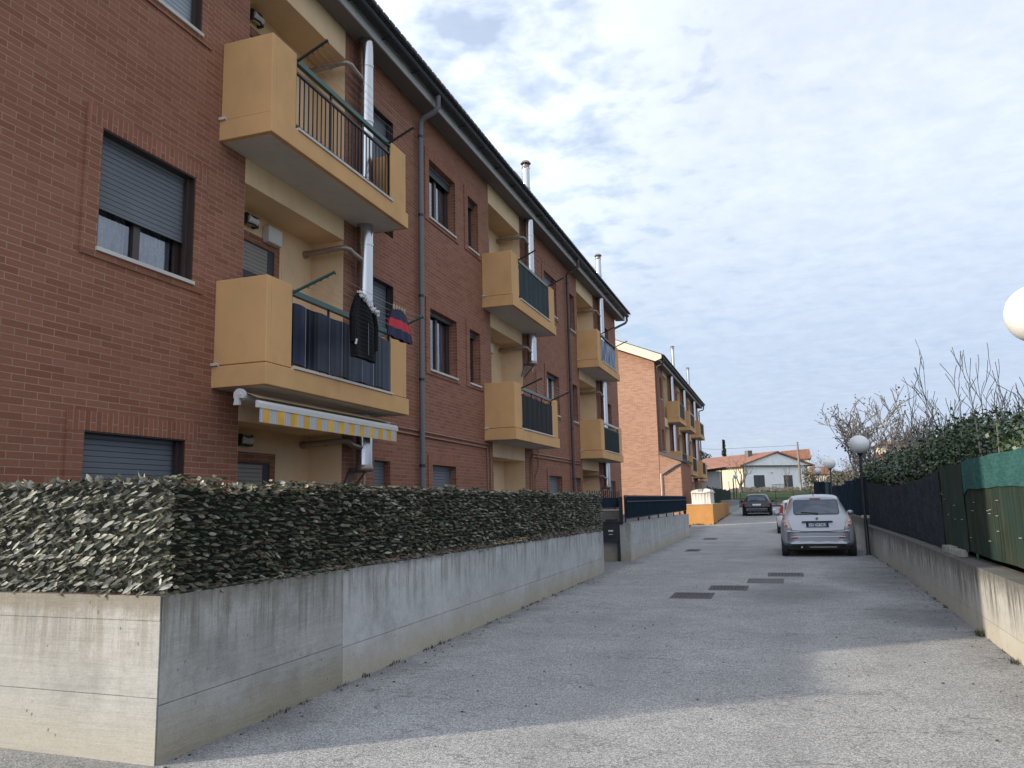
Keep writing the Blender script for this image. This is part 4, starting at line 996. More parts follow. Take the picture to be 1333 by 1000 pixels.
# ------------------------------------------------------------------ manhole covers
def cover(x0, x1, y0, y1, m, label, rz=0):
    t = thing('drain_cover', label, 'drain cover', ((x0+x1)/2, (y0+y1)/2, gz(y0)), rz, 'drain covers in the road')
    w_, h_ = (x1-x0)/2, (y1-y0)/2
    s = MB(); s.box(-w_, w_, -h_, -h_+.03, .0, .007); s.box(-w_, w_, h_-.03, h_, .0, .007); s.box(-w_, -w_+.03, -h_+.03, h_-.03, 0, .007); s.box(w_-.03, w_, -h_+.03, h_-.03, 0, .007); part(s, 'frame', 'iron_plain', t, local=True)
    if m == 'grate':
        s = MB(); k = 14
        for i in range(k): a = -w_+.035+(2*w_-.07)*(i+.15)/k; s.box(a, a+.022, -h_+.03, h_-.03, .002, .008)
        part(s, 'bars', 'iron_plain', t, local=True); s = MB(); s.box(-w_+.03, w_-.03, -h_+.03, h_-.03, .0, .0018); part(s, 'sump', 'lining', t, local=True)
    else:
        s = MB(); s.box(-w_+.034, w_-.034, -h_+.034, h_-.034, 0, .006)
        k = 9
        for i in range(k):
            for j in range(k):
                a = -w_+.06+(2*w_-.12)*(i+.5)/k; b = -h_+.06+(2*h_-.12)*(j+.5)/k; s.box(a-.018, a+.018, b-.006, b+.006, .006, .009)
        part(s, 'plate', m, t, local=True)
cover(-1.73, -1.10, 12.62, 13.38, 'iron', 'brownish iron cover, nearest and leftmost of the four in a diagonal line')
cover(-1.25, -.62, 13.80, 14.50, 'iron', 'plain dark cover, second from the left in the diagonal line')
cover(-.67, -.05, 15.00, 15.78, 'grate', 'slotted drain grate, third in the diagonal line')
cover(-.34, .32, 16.28, 17.02, 'iron_plain', 'worn grey cover, fourth and farthest right in the diagonal line')
cover(-2.75, -2.35, 23.8, 24.7, 'iron_plain', 'small cover near the pale wall beyond the gateway')
cover(-2.85, -2.35, 30.5, 31.5, 'iron_plain', 'far small cover level with the end of the pale wall')

# ------------------------------------------------------------------ cars
def lerp(P, t):
    if t <= P[0][0]: return P[0][1]
    for (a, b), (c, e) in zip(P, P[1:]):
        if t <= c:
            k = (t-a)/(c-a); k = k; return b+(e-b)*k
    return P[-1][1]
def car(name, label, paint, loc, W=.85, H=1.50, Ln=3.78, rz=0, lights='ypsi', plate=None, text=True, group='parked cars'):
    t = thing(name, label, 'car', loc, rz, group)
    sc = H/1.50
    top = [(0, .60), (.02, .66), (.06, .82), (.12, 1.00), (.26, 1.20), (.40, 1.36), (.52, 1.435), (.9, 1.485), (1.5, 1.50), (2.1, 1.465), (2.45, 1.36), (2.95, 1.08), (3.1, .98), (3.5, .88), (3.72, .72), (3.78, .55)]
    wm_ = [(0, .70), (.03, .77), (.09, .815), (.25, .845), (.6, .85), (2.8, .85), (3.3, .82), (3.6, .74), (3.78, .55)]
    wr = [(0, .62), (.06, .63), (.12, .615), (.4, .545), (.52, .53), (.9, .56), (1.6, .58), (2.3, .57), (2.95, .62), (3.1, .62), (3.5, .56), (3.78, .40)]
    zs_ = [(0, .58), (.06, .78), (.12, .92), (.26, .93), (2.9, .90), (3.1, .86), (3.5, .76), (3.78, .50)]
    ws_ = [(0, .70), (.06, .735), (.12, .745), (.3, .765), (2.8, .78), (3.1, .76), (3.5, .70), (3.78, .48)]
    zb = [(0, .32), (.15, .28), (.25, .24), (3.5, .22), (3.78, .28)]
    st = [0, .02, .04, .06, .09, .12, .17, .22, .26, .33, .40, .46, .52, .7, .9, 1.2, 1.5, 1.8, 2.1, 2.3, 2.45, 2.7, 2.95, 3.1, 3.3, 3.5, 3.65, 3.72, 3.78]
    k_ = W/.85
    def sec(y):
        zt = lerp(top, y)*sc; a = lerp(wr, y)*k_; zs = min(lerp(zs_, y)*sc, zt-.02); b = lerp(ws_, y)*k_; c = lerp(wm_, y)*k_; z0 = lerp(zb, y)
        zm = (zs+z0)/2+.03
        H_ = [(0, zt), (a*.4, zt-.004), (a*.75, zt-.018), (a*.95, zt-.045*min(1, (zt-zs)*4)), (a, zt-.085*min(1, (zt-zs)*3)), (a+(b-a)*.5, (zt+zs)/2+.01), (b, zs), (b+(c-b)*.75, zs-(zs-zm)*.35), (c, zm), (c*.995, (zm+z0)/2), (c*.96, z0+.03), (c*.88, z0), (0, z0)]
        return H_
    P = [sec(y) for y in st]; n = len(P[0]); vs = []
    for y, s_ in zip(st, P):
        ring = [(x, y*Ln/3.78, z) for x, z in s_]+[(-x, y*Ln/3.78, z) for x, z in s_[-2:0:-1]]
        vs += ring
    m_ = 2*n-2
    b = MB(); b.add(vs, [(i*m_+j, i*m_+(j+1) % m_, (i+1)*m_+(j+1) % m_, (i+1)*m_+j) for i in range(len(st)-1) for j in range(m_)], True)
    b.add([vs[j] for j in range(m_)], [tuple(range(m_))], True); b.add([vs[(len(st)-1)*m_+j] for j in range(m_)], [tuple(range(m_))[::-1]], True)
    bo = part(b, 'body', paint, t, local=True)
    bm = bmesh.new(); bm.from_mesh(bo.data); bmesh.ops.remove_doubles(bm, verts=bm.verts, dist=.0005); bm.to_mesh(bo.data); bm.free()
    ss = bo.modifiers.new('s', 'SUBSURF'); ss.levels = 2; ss.render_levels = 2
    # rear surface helper: cast onto the finished body
    from mathutils.bvhtree import BVHTree
    dg = bpy.context.evaluated_depsgraph_get(); dg.update(); ev = bo.evaluated_get(dg); me_ = ev.to_mesh()
    bvh = BVHTree.FromPolygons([v.co.copy() for v in me_.vertices], [tuple(p.vertices) for p in me_.polygons]); ev.to_mesh_clear()
    def rear(x, z, off=.012):
        xx = x
        for _ in range(30):
            hit = bvh.ray_cast(Vector((xx, -1, z)), Vector((0, 1, 0)))
            if hit[0] is not None: return (x, hit[0].y-off, z)
            xx *= .985
        return (x, .3, z)
    def rpatch(poly, nm, m2, off=.012, par=t, th=.0):
        # polygon (x,z) triangulated on the rear surface with fan grid
        bm = bmesh.new(); vv = [bm.verts.new((x, 0, z)) for x, z in poly]; f = bm.faces.new(vv)
        bmesh.ops.triangulate(bm, faces=[f])
        bmesh.ops.subdivide_edges(bm, edges=bm.edges, cuts=3, use_grid_fill=True)
        for v in bm.verts: v.co = Vector(rear(v.co.x, v.co.z, off))
        me = bpy.data.meshes.new(nm); bm.to_mesh(me); bm.free()
        for p in me.polygons: p.use_smooth = True
        me.materials.append(M[m2]); o = bpy.data.objects.new(nm, me); C.objects.link(o); o.parent = par; ORG[o] = Vector((0, 0, 0))
        if th:
            so_ = o.modifiers.new('t', 'SOLIDIFY'); so_.thickness = th; so_.offset = 0
        return o
    def rr(x0, x1, z0, z1, r, n=4, xt=None):
        xt = x1 if xt is None else xt; o_ = []
        for cx0, cz0, a0, in ((x1-r, z0+r, -90), (xt-r, z1-r, 0), (-xt+r if x0 == -x1 else x0+r, z1-r, 90), (x0+r, z0+r, 180)):
            for i in range(n+1): a = R_(a0+90*i/n); o_.append((cx0+r*math.cos(a), cz0+r*math.sin(a)))
        return o_
    rpatch(rr(-.51*k_, .51*k_, 1.02*sc, 1.345*sc, .05, xt=.50*k_), 'rear_window', 'car_glass', .02)
    rpatch(rr(-.525*k_, .525*k_, 1.005*sc, 1.36*sc, .06, xt=.515*k_), 'window_seal', 'plastic', .014)
    if lights == 'ypsi':
        for sgn in (-1, 1):
            poly = [(.585, .63), (.70, .655), (.755, .72), (.775, .82), (.765, .93), (.735, 1.02), (.705, 1.05), (.69, .97), (.665, .85), (.625, .74)]
            poly = [(sgn*x*k_, z*sc) for x, z in poly]
            if sgn < 0: poly = poly[::-1]
            bm = bmesh.new(); vv = [bm.verts.new((x, 0, z)) for x, z in poly]; f = bm.faces.new(vv); bmesh.ops.triangulate(bm, faces=[f]); bmesh.ops.subdivide_edges(bm, edges=bm.edges, cuts=3, use_grid_fill=True)
            for v in bm.verts: v.co = Vector(rear(v.co.x, v.co.z, .010))
            me = bpy.data.meshes.new('tail_light'); bm.to_mesh(me); bm.free(); me.materials.append(M['clear_lens'])
            for p in me.polygons: p.use_smooth = True
            o = bpy.data.objects.new('tail_light', me); C.objects.link(o); o.parent = t; ORG[o] = Vector((0, 0, 0))
            sol = o.modifiers.new('t', 'SOLIDIFY'); sol.thickness = .012; sol.offset = 0
            for zc, mm in ((.74, 'pink_lens'), (.83, 'clear_lens'), (.91, 'pink_lens')):
                s = MB(); xx = sgn*(.705+(zc-.74)*.28)*k_; s.sphere(rear(xx, zc*sc, -.002), .036, 12, 8); part(s, 'lamp_bulb', mm, o, local=True)
            s = MB(); s.box(sgn*.52*k_-.06, sgn*.52*k_+.06, -.02, .05, .44*sc, .475*sc); part(s, 'rear_reflector', 'red_lens', t, local=True)
    else:
        for sgn in (-1, 1):
            s = MB(); zc = (.80, 1.26) if lights == 'tall' else (.78, .96)
            s.prism([(sgn*.60*k_, zc[0]*sc), (sgn*.76*k_, zc[0]*sc+.02), (sgn*(.66 if lights == 'tall' else .75)*k_, zc[1]*sc), (sgn*(.56 if lights == 'tall' else .60)*k_, zc[1]*sc)], 'Y', .06 if lights == 'tall' else .02, .30); part(s, 'tail_light', 'red_lens', t, local=True)
    # tailgate plate recess, plate and lettering
        ps = rpatch(rr(-.33, .33, .70*sc, .82*sc, .02, xt=.345), 'plate_recess', 'chrome' if lights == 'ypsi' else 'plastic', .010)
    zp = .755*sc; yp = rear(0, zp, .028)[1]
    s = MB(); s.box(-.26, .26, yp-.006, yp+.04, zp-.055, zp+.055); pl = part(s, 'number_plate', 'plate' if lights == 'ypsi' else 'plate_white', t, local=True)
    if lights == 'ypsi':
        s = MB(); s.box(-.36, .36, yp-.012, yp+.07, .828*sc, .85*sc); part(s, 'plate_trim', 'plastic', t, local=True)
        s = MB(); s.box(-.262, -.22, yp-.0075, yp-.006, zp-.055, zp+.055); s.box(.22, .262, yp-.0075, yp-.006, zp-.055, zp+.055); part(s, 'plate_band', 'navy_cloth', pl, local=True)
    if plate:
        cu = bpy.data.curves.new('plate_text', 'FONT'); cu.body = plate; cu.size = .098; cu.align_x = 'CENTER'; cu.align_y = 'CENTER'; cu.extrude = .001; cu.offset = .0015
        to = bpy.data.objects.new('tmp', cu); C.objects.link(to); dg = bpy.context.evaluated_depsgraph_get(); me = bpy.data.meshes.new_from_object(to.evaluated_get(dg)); bpy.data.objects.remove(to)
        me.name = 'plate_lettering'; me.transform(Matrix.Translation((0, yp-.0078, zp)) @ Matrix.Rotation(R_(90), 4, 'X') @ Matrix.Diagonal((.92, 1, 1, 1)))
        part(me, 'plate_lettering', 'plate_white', pl, local=True)
    # badge, wiper, brake light, antenna, seams
    zc = .905*sc; yc = rear(0, zc, .016)[1]
    s = MB(); s.prism([(-.028, zc+.03), (.028, zc+.03), (.03, zc), (.0, zc-.042), (-.03, zc)], 'Y', yc-.006, yc+.02); part(s, 'badge', 'pipe', t, local=True)
    s = MB(); ys_ = rear(0, 1.05*sc, .035)[1]; s.tube([(0, ys_+.02, 1.00*sc), (-.02, ys_-.002, 1.04*sc), (-.36, ys_+.01, 1.065*sc)], .010, 6); s.box(-.06, .04, ys_-.01, ys_+.05, 1.0*sc, 1.045*sc); part(s, 'rear_wiper', 'plastic', t, local=True)
    s = MB(); yy = rear(0, 1.385*sc, .018)[1]; s.box(-.13, .13, yy-.012, yy+.03, 1.368*sc, 1.398*sc); part(s, 'brake_light', 'red_lens', t, local=True)
    s = MB(); s.tube([(-.02, .75, 1.47*sc), (-.02, .70, 1.50*sc+.045)], [.012, .008], 6); part(s, 'antenna', 'plastic', t, local=True)
    s = MB(); s.tube([(-.66*k_, .045, .70*sc), (-.58*k_, -.010, .635*sc), (-.3, -.012, .61*sc), (0, -.014, .606*sc), (.3, -.012, .61*sc), (.58*k_, -.010, .635*sc), (.66*k_, .045, .70*sc)], .005, 5); part(s, 'tailgate_seam', 'plastic', t, local=True)
    s = MB(); s.tube([(-.62*k_, .005, .475*sc), (-.3, -.012, .475*sc), (.3, -.012, .475*sc), (.62*k_, .005, .475*sc)], .006, 5); part(s, 'bumper_strip', 'chrome', t, local=True)
    s = MB(); s.grid(lambda u, v: ((u*2-1)*.60*k_, .02-.018*math.cos((u*2-1)*1.2)+.03*v, .315*sc-.07*v+.03*(1-(u*2-1)**2)), 16, 3); part(s, 'diffuser', 'plastic', t, local=True)
    s = MB(); s.tube([(-.22, .06, .235), (.42, .06, .235)], .012, 6); s.tube([(-.40, -.0, .235), (-.40, .2, .235)], .025, 10); part(s, 'exhaust', 'rim', t, local=True)
    s = MB(); s.box(-.70*k_, .70*k_, .25, Ln-.3, .17, .32); part(s, 'underbody', 'plastic', t, local=True)
    for sgn in (-1, 1):
        # side windows follow the body flank
        s = MB()
        def flank(y, v):
            zt = lerp(top, y)*sc; a = lerp(wr, y)*k_; zs = lerp(zs_, y)*sc; b_ = lerp(ws_, y)*k_
            z0, z1 = zs+.03, zt-.10; z = z0+(z1-z0)*v; k = (z-zs)/max(.01, zt-.085-zs)
            return (sgn*(b_+(a-b_)*min(1, k)+.012), y*Ln/3.78, z)
        s.grid(lambda u, v: flank(.75+1.75*u, v*(1-max(0, u-.8)*1.5)), 14, 3); part(s, 'side_window', 'car_glass', t, local=True, fix=False)
        for ky, wy in ((.55, 'rear'), (3.05, 'front')):
            c0 = Vector((sgn*(.76)*k_, ky*Ln/3.78, .295)); wv = MB(); pr = [(.0, -.09), (.2, -.09), (.275, -.085), (.295, -.06), (.297, .0), (.295, .06), (.275, .085), (.2, .09), (.0, .09)]
            nseg = 28; vs2 = []
            for r, xx in pr:
                for j in range(nseg): a = 2*math.pi*j/nseg; vs2.append(c0+Vector((xx*1.0, r*math.cos(a), r*math.sin(a))))
            wv.add(vs2, [(i*nseg+j, (i+1)*nseg+j, (i+1)*nseg+(j+1) % nseg, i*nseg+(j+1) % nseg) for i in range(len(pr)-1) for j in range(nseg)], True)
            wh = part(wv, 'wheel', 'tyre', t, local=True)
            rv = MB(); rv.tube([c0+Vector((sgn*.085, 0, 0)), c0+Vector((sgn*.095, 0, 0))], .19, 24)
            part(rv, 'rim', 'rim', wh, local=True)
            av = MB(); av.tube([c0+Vector((sgn*-.05, 0, .02)), c0+Vector((sgn*.097, 0, .02))], .335, 28); part(av, 'wheel_arch', 'plastic', t, local=True)
        s = MB(); s.sphere((sgn*(.93)*k_, 2.35*Ln/3.78, 1.0*sc), .09, 14, 10, .75); s.tube([(sgn*.78*k_, 2.38*Ln/3.78, .97*sc), (sgn*.9*k_, 2.36*Ln/3.78, .98*sc)], .03, 8); part(s, 'mirror', paint, t, local=True)
        s = MB()
        yhd = 3.55*Ln/3.78; s.sphere((sgn*.60*k_, yhd, .70*sc), .12, 12, 8, .6); part(s, 'headlight', 'clear_lens', t, local=True)
    return t
car('parked_car', 'silver hatchback seen from behind, parked against the right-hand wall', 'paint', (.825, 21.45, .005), plate='ED 428CR', W=.88, H=1.55)
car('parked_car', 'pale hatchback mostly hidden beyond the silver one, with a tall red tail light', 'paint_white', (.66, 34.5, .01), W=.87, H=1.38, Ln=4.0, lights='tall')
car('parked_car', 'black hatchback parked farthest away in the middle of the road', 'paint_black', (-1.47, 53.2, gz(53.2)+.005), W=.91, H=1.40, Ln=4.2, lights='small')

# ------------------------------------------------------------------ vegetation
def leaf_cloud(mb, pts, rnd, size, flat=.3):
    for p in pts:
        a = Vector((rnd.gauss(0, 1), rnd.gauss(0, 1), rnd.gauss(0, 1)*(1-flat))).normalized(); b = a.cross(Vector((rnd.gauss(0, 1), rnd.gauss(0, 1), rnd.gauss(0, 1)))).normalized()
        s_ = size*rnd.uniform(.6, 1.4); w_ = s_*.42; p = Vector(p); o = len(mb.v)
        mb.v += [tuple(p), tuple(p+a*s_*.5+b*w_), tuple(p+a*s_), tuple(p+a*s_*.5-b*w_)]; mb.f.append((o, o+1, o+2, o+3)); mb.sm.append(False)
RMIN = [.005]
def branch(mb, p, d, L0, r, lvl, rnd, tips, spread=.5, up=.25, nmin=2, nmax=4, shrink=.72, sides=(7, 6, 5, 4, 3, 3)):
    n = 4; pts = [Vector(p)]; dd = Vector(d).normalized(); rs = [r]
    for i in range(n):
        dd = (dd+Vector((rnd.gauss(0, .10), rnd.gauss(0, .10), rnd.gauss(0, .06)+up*.12))).normalized(); pts.append(pts[-1]+dd*L0/n); rs.append(max(RMIN[0], r*(1-.42*(i+1)/n)))
    mb.tube(pts, rs, sides[min(5-lvl, 5)] if lvl <= 5 else 8, False)
    if lvl <= 0: tips.append((pts[-1], dd)); return
    k = rnd.randint(nmin, nmax)
    for i in range(k):
        t = rnd.uniform(.35, 1.0) if i else 1.0; q = pts[min(n, int(t*n))]
        ax2 = dd.cross(Vector((rnd.gauss(0, 1), rnd.gauss(0, 1), rnd.gauss(0, 1)))).normalized()
        nd = (dd*math.cos(spread*rnd.uniform(.5, 1.3))+ax2*math.sin(spread*rnd.uniform(.5, 1.3))+Vector((0, 0, up))).normalized()
        branch(mb, q, nd, L0*shrink*rnd.uniform(.75, 1.15), rs[-1]*rnd.uniform(.6, .85), lvl-1, rnd, tips, spread, up, nmin, nmax, shrink, sides)
def bare_tree(label, loc, h, seed, lvl=4, stems=5, spread=.42, up=.35, m='bark_grey', leafy=0, lean=.5, r=.06, nm=(2, 3), cat='tree', lsz=.1, shrink=.74, group=None, rmin=.005):
    RMIN[0] = rmin
    rnd = random.Random(seed); t = thing('bare_tree', label, cat, loc, group=group)
    tr = MB(); tips = []
    L0 = h/(1+shrink+shrink**2+shrink**3)*1.05
    th = .35*L0; tr.tube([(0, 0, -.3), (0, 0, th*.5), (.02, 0, th)], [r*1.7, r*1.5, r*1.3], 10)
    tk = part(tr, 'trunk', m, t, local=True, fix=False)
    s = MB()
    for i in range(stems):
        a = 2*math.pi*i/stems+rnd.uniform(-.4, .4); dv = Vector((math.cos(a)*lean*rnd.uniform(.3, 1), math.sin(a)*lean*rnd.uniform(.3, 1), 1)).normalized()
        branch(s, (0, 0, th*.9), dv, L0*rnd.uniform(.85, 1.1), r*rnd.uniform(.55, .85), lvl, rnd, tips, spread, up, nm[0], nm[1], shrink)
    part(s, 'branches', m, t, local=True, fix=False)
    if leafy:
        lf = MB(); pts = []
        for p, d_ in tips:
            for k in range(leafy): 
                if rnd.random() < .6: pts.append(p+Vector((rnd.gauss(0, .13), rnd.gauss(0, .13), rnd.gauss(0, .10))))
        leaf_cloud(lf, pts, rnd, lsz); part(lf, 'dry_leaves', 'dry_leaf', t, local=True, fix=False)
    return t
bare_tree('bare pruned tree with upright shoots above the green screen, rightmost', (4.35, 17.6, .2), 3.7, 4, lvl=4, stems=8, spread=.48, up=.24, lean=.95, r=.085, nm=(2, 3), rmin=.007)
bare_tree('bare shrubby tree with thin curved shoots, left of the rightmost bare tree', (3.9, 24.5, .2), 3.7, 9, lvl=4, stems=6, spread=.46, up=.24, lean=1.0, r=.08, nm=(2, 3), rmin=.008)
bare_tree('leafless young tree behind the right-hand laurel hedge at the picture edge', (6.0, 21.5, .2), 3.5, 14, lvl=4, stems=6, spread=.46, up=.24, lean=.9, r=.08, nm=(2, 3), rmin=.007)
bare_tree('tall open tree with dry leaves behind the lamp beside the silver car', (5.4, 55, .4), 6.6, 12, lvl=5, stems=8, spread=.50, up=.08, lean=.95, r=.13, leafy=1, m='bark_grey', lsz=.15, nm=(2, 3), rmin=.020)
bare_tree('thin dry-leaved tree farther back to the right of the tall open tree', (9.0, 62, .4), 6.4, 33, lvl=4, stems=7, spread=.4, up=.3, lean=.5, r=.08, leafy=1, m='bark_grey', lsz=.18, rmin=.02)
# laurel hedge
LH = thing('laurel_hedge', 'dense evergreen laurel hedge growing above the netted fences on the right', 'hedge', (3, 18, 0))
rnd = random.Random(8); s = MB(); pts = []
def lh_top(y): return 2.32+.16*math.sin(y*.55+.8)+.10*math.sin(y*1.7)+.05*math.sin(y*4.1)+(.18 if 13 < y < 22 else 0)-(max(0, y-24)*.035)-(max(0, 11-y)*.05)
for k in range(80000):
    y = 6.5+(33-6.5)*rnd.random()**1.25; w_ = .75+.12*math.sin(y*1.3); a = rnd.uniform(0, math.pi); ht = lh_top(y)+.09*math.sin(y*9+a*3)
    rr_ = 1-abs(rnd.gauss(0, .13))
    x = wallx(y)+.22+w_+math.cos(a)*w_*rr_*1.0; z = 1.05+(ht-1.05)*(math.sin(a)*rr_ if rnd.random() < .75 else rnd.random())
    x = x+rnd.gauss(0, .04)
    if x < wallx(y)+.34: x = wallx(y)+.34+rnd.random()*.08
    if z > 1.9: x -= .18*rnd.random()
    pts.append((x, y, z+rnd.gauss(0, .035)))
leaf_cloud(s, [p_ for p_ in pts if p_[1] < 14], rnd, .046); leaf_cloud(s, [p_ for p_ in pts if p_[1] >= 14], rnd, .066); part(s, 'foliage', 'laurel', LH, fix=False)
s = MB()
for k in range(22):
    y = 7+k*1.2; x = wallx(y)+.95; s.tube([(x, y, 0), (x+.05, y+.05, 1.0), (x+rnd.gauss(0, .1), y+rnd.gauss(0, .2), 1.9)], [.04, .03, .015], 6)
for k in range(9):
    y = rnd.uniform(8, 20); x = wallx(y)+.3+rnd.random()*.5; z = lh_top(y)-.3; s.tube([(x, y, z-.3), (x-.05, y+rnd.gauss(0, .12), z), (x-.03, y+rnd.gauss(0, .25), z+.33+rnd.random()*.15)], [.012, .010, .005], 5)
part(s, 'branches', 'bark_grey', LH, fix=False)
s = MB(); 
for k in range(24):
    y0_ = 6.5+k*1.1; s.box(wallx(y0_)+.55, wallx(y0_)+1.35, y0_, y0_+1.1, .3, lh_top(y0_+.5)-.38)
part(s, 'inner_shade', 'net_and_shade', LH)  # near-black blocks standing for the shade deep among the leaves

# ------------------------------------------------------------------ distance
WH = thing('white_bungalow', 'single-storey white bungalow with a terracotta gabled roof at the end of the road', 'house', (-4.45, 108, 2.35), R_(40))
GW, GL, ZE = 10.6, 15.0, 3.30
s = MB(); s.quad((0, 0, -1.5), (GW, 0, -1.5), (GW, 0, ZE), (0, 0, ZE)); s.quad((GW, 0, -1.5), (GW, GL, -1.5), (GW, GL, ZE), (GW, 0, ZE)); part(s, 'wall', 'white_wall', WH, local=True)
s = MB(); s.prism([(-.5, ZE), (GW+.6, ZE), (GW/2+.1, ZE+1.62)], 'Y', -.35, -.1); part(s, 'gable_panel', 'white_wall', WH, local=True)
s = MB(); s.quad((0, 0, -1.5), (0, GL, -1.5), (0, GL, ZE), (0, 0, ZE)); part(s, 'long_wall', 'cream_wall', WH, local=True)
s = MB(); s.prism([(-.8, ZE-.12), (GW/2+.1, ZE+1.70), (GW+.9, ZE-.12), (GW+.9, ZE+.04), (GW/2+.1, ZE+1.90), (-.8, ZE+.04)], 'Y', -.6, GL+.6); rf3 = part(s, 'roof', 'tile', WH, local=True)
s = MB(); s.box(3.4, 4.1, 3.0, 3.7, 4.2, 5.5); part(s, 'chimney', 'stone', rf3, local=True)
s = MB(); s.box(-.5, GW+.6, -.37, -.35, ZE-.1, ZE+.02); part(s, 'eave_line', 'frame', WH, local=True)
for x0, x1, z0, z1 in ((1.7, 3.4, .1, 2.05), (6.6, 8.0, .1, 2.0)):
    s = MB(); s.box(x0, x1, -.05, .02, z0, z1); wn = part(s, 'window', 'frame', WH, local=True)
    for a, b in ((x0+.08, (x0+x1)/2-.03), ((x0+x1)/2+.03, x1-.08)):
        s = MB(); s.box(a, b, -.07, -.052, z0+.1, z1-.1); part(s, 'window_shutter', 'shutter_dark', wn, local=True)
for x in (.1, GW-.1):
    s = MB(); s.tube([(x, -.1, -.5), (x, -.1, ZE-.1)], .06, 6); part(s, 'downpipe', 'frame', WH, local=True)
s = MB(); s.box(3.6, 6.2, -1.2, -1.16, .75, .8)
for k in range(12): s.box(3.6+k*.23, 3.63+k*.23, -1.2, -1.17, -.2, .8)
part(s, 'balustrade', 'frame', WH, local=True)
s = MB(); s.sphere((4.6, -.15, 2.45), .14, 12, 8); part(s, 'wall_light', 'globe', WH, local=True)
SB = thing('stone_terrace_wall', 'rough dark stone terrace wall on the grass bank below the white bungalow', 'wall', (-1.5, 104, 2.2))
s = MB(); rnd = random.Random(2)
for k in range(420):
    x = rnd.uniform(-6, 4.5); z = terr(104)+rnd.uniform(-.8, .55)-(x+6)*.02; q = rnd.uniform(.12, .3); s.box(x-q, x+q, 103.8-rnd.random()*.3, 104.4, z-q*.5, z+q*.5)
part(s, 'stones', 'stone', SB)
RH = thing('terracotta_house', 'cream house with a terracotta roof, partly behind the right side of the white bungalow', 'house', (5, 130, 2.5))
s = MB(); s.box(1.4, 4.5, 130, 136, 1.5, 7.3); part(s, 'wall', 'cream_wall', RH)
s = MB(); s.prism([(.2, 7.2), (4.9, 7.2), (4.7, 8.7), (.6, 8.5)], 'Y', 129.6, 136.5); part(s, 'roof', 'tile', RH)
RH2 = thing('terracotta_house', 'small reddish house low between the utility pole and the far lamps', 'house', (6.5, 150, 2.5))
s = MB(); s.box(5.0, 8.2, 150, 156, 1.5, 5.4); part(s, 'wall', 'cream_wall', RH2)
s = MB(); s.prism([(4.6, 5.3), (8.6, 5.3), (8.2, 6.6), (5.0, 6.6)], 'Y', 149.5, 157); part(s, 'roof', 'tile', RH2)
CB = thing('apartment_building', 'distant cream apartment house with a flat terracotta roof above the laurel hedge', 'building', (16.5, 122, 2.5))
s = MB(); s.box(12.6, 22, 120, 130, 1, 6.2); s.box(13.6, 20.8, 121.5, 130, 6.2, 8.35); cw = part(s, 'wall', 'cream_wall', CB)
s = MB(); s.prism([(12.0, 6.1), (22.6, 6.3), (22.0, 7.25), (12.8, 7.05)], 'Y', 119.4, 121.6); s.prism([(13.0, 8.35), (21.4, 8.6), (20.9, 8.95), (13.6, 8.7)], 'Y', 120.8, 130); part(s, 'roof', 'tile', CB)
for x0, x1, m2 in ((14.8, 15.6, 'frame'), (17.7, 18.9, 'orange')):
    s = MB(); s.box(x0, x1, 121.45, 121.52, 7.2, 8.3); part(s, 'window', m2, CB)
UP = thing('utility_pole', 'pale concrete utility pole beside the white bungalow', 'utility pole', (2.3, 98, terr(98)))
s = MB(); s.tube([(0, 0, -.3), (0, 0, 5.6)], [.16, .10], 10); part(s, 'pole', 'conc_front', UP, local=True)
s = MB()
s.tube([(-18, -6, 5.5), (-9, -3, 4.95), (0, 0, 5.2)], .014, 4)
part(s, 'power_line', 'black_metal', UP, local=True)
SH = thing('garden_shed', 'grey metal shed with a dark lean-to roof between the covered furniture and the bungalow', 'shed', (-6.2, 76, .9))
s = MB(); s.box(-7.2, -5.2, 76, 79, .5, 4.0); part(s, 'shed_wall', 'pale_metal', SH)
s = MB(); s.prism([(-7.8, 3.9), (-4.6, 4.25), (-4.6, 4.35), (-7.8, 4.0)], 'Y', 75.3, 79.5); part(s, 'shed_roof', 'gutter', SH)
for x in (-5.0, -4.0):
    s = MB(); s.tube([(x, 75.5, .5), (x, 75.5, 4.2 if x < -4.5 else 3.3)], .06, 6); part(s, 'post', 'frame', SH)
MF = thing('mesh_fence', 'camouflage netting fence on top of the far orange wall', 'fence', (-4.1, 60, 1.2))
s = MB(); s.grid(lambda u, v: (-4.0+.03*math.sin(u*40), 48+22*u, 1.2+.95*v+.04*math.sin(u*30)), 80, 4); part(s, 'net', 'net_mix', MF, fix=False)
for k in range(6):
    s = MB(); s.tube([(-4.05, 48.2+k*4.3, 1.1), (-4.05, 48.2+k*4.3, 2.9 if k == 5 else 2.25)], .03, 6); part(s, 'post', 'black_metal', MF)
LP5 = thing('globe_lamp', 'small globe lamp on the far left of the road end, in front of the bungalow', 'street lamp', (-3.6, 72, .5))
s = MB(); s.tube([(0, 0, 0), (0, 0, 2.7)], .03, 8); part(s, 'pole', 'black_metal', LP5, local=True)
s = MB(); s.sphere((0, 0, 2.85), .2, 16, 10); part(s, 'globe', 'globe', LP5, local=True)
GR = thing('wire_fence', 'thin wire fence across the end of the road before the grass bank', 'fence', (-1, 75, .6))
s = MB()
for z in (1.2, 1.5, 1.8, 2.1): s.tube([(-3.6, 75, z-.1), (2.6, 75, z-.1)], .01, 4)
for x in (-3.4, -1.9, -.4, 1.1, 2.5): s.tube([(x, 75, .4), (x, 75, 2.1)], .025, 6)
part(s, 'wires_and_posts', 'black_metal', GR)
s = MB(); s.box(-3.6, 2.6, 75.1, 75.3, .3, 1.05); part(s, 'low_kerb_wall', 'conc', GR)
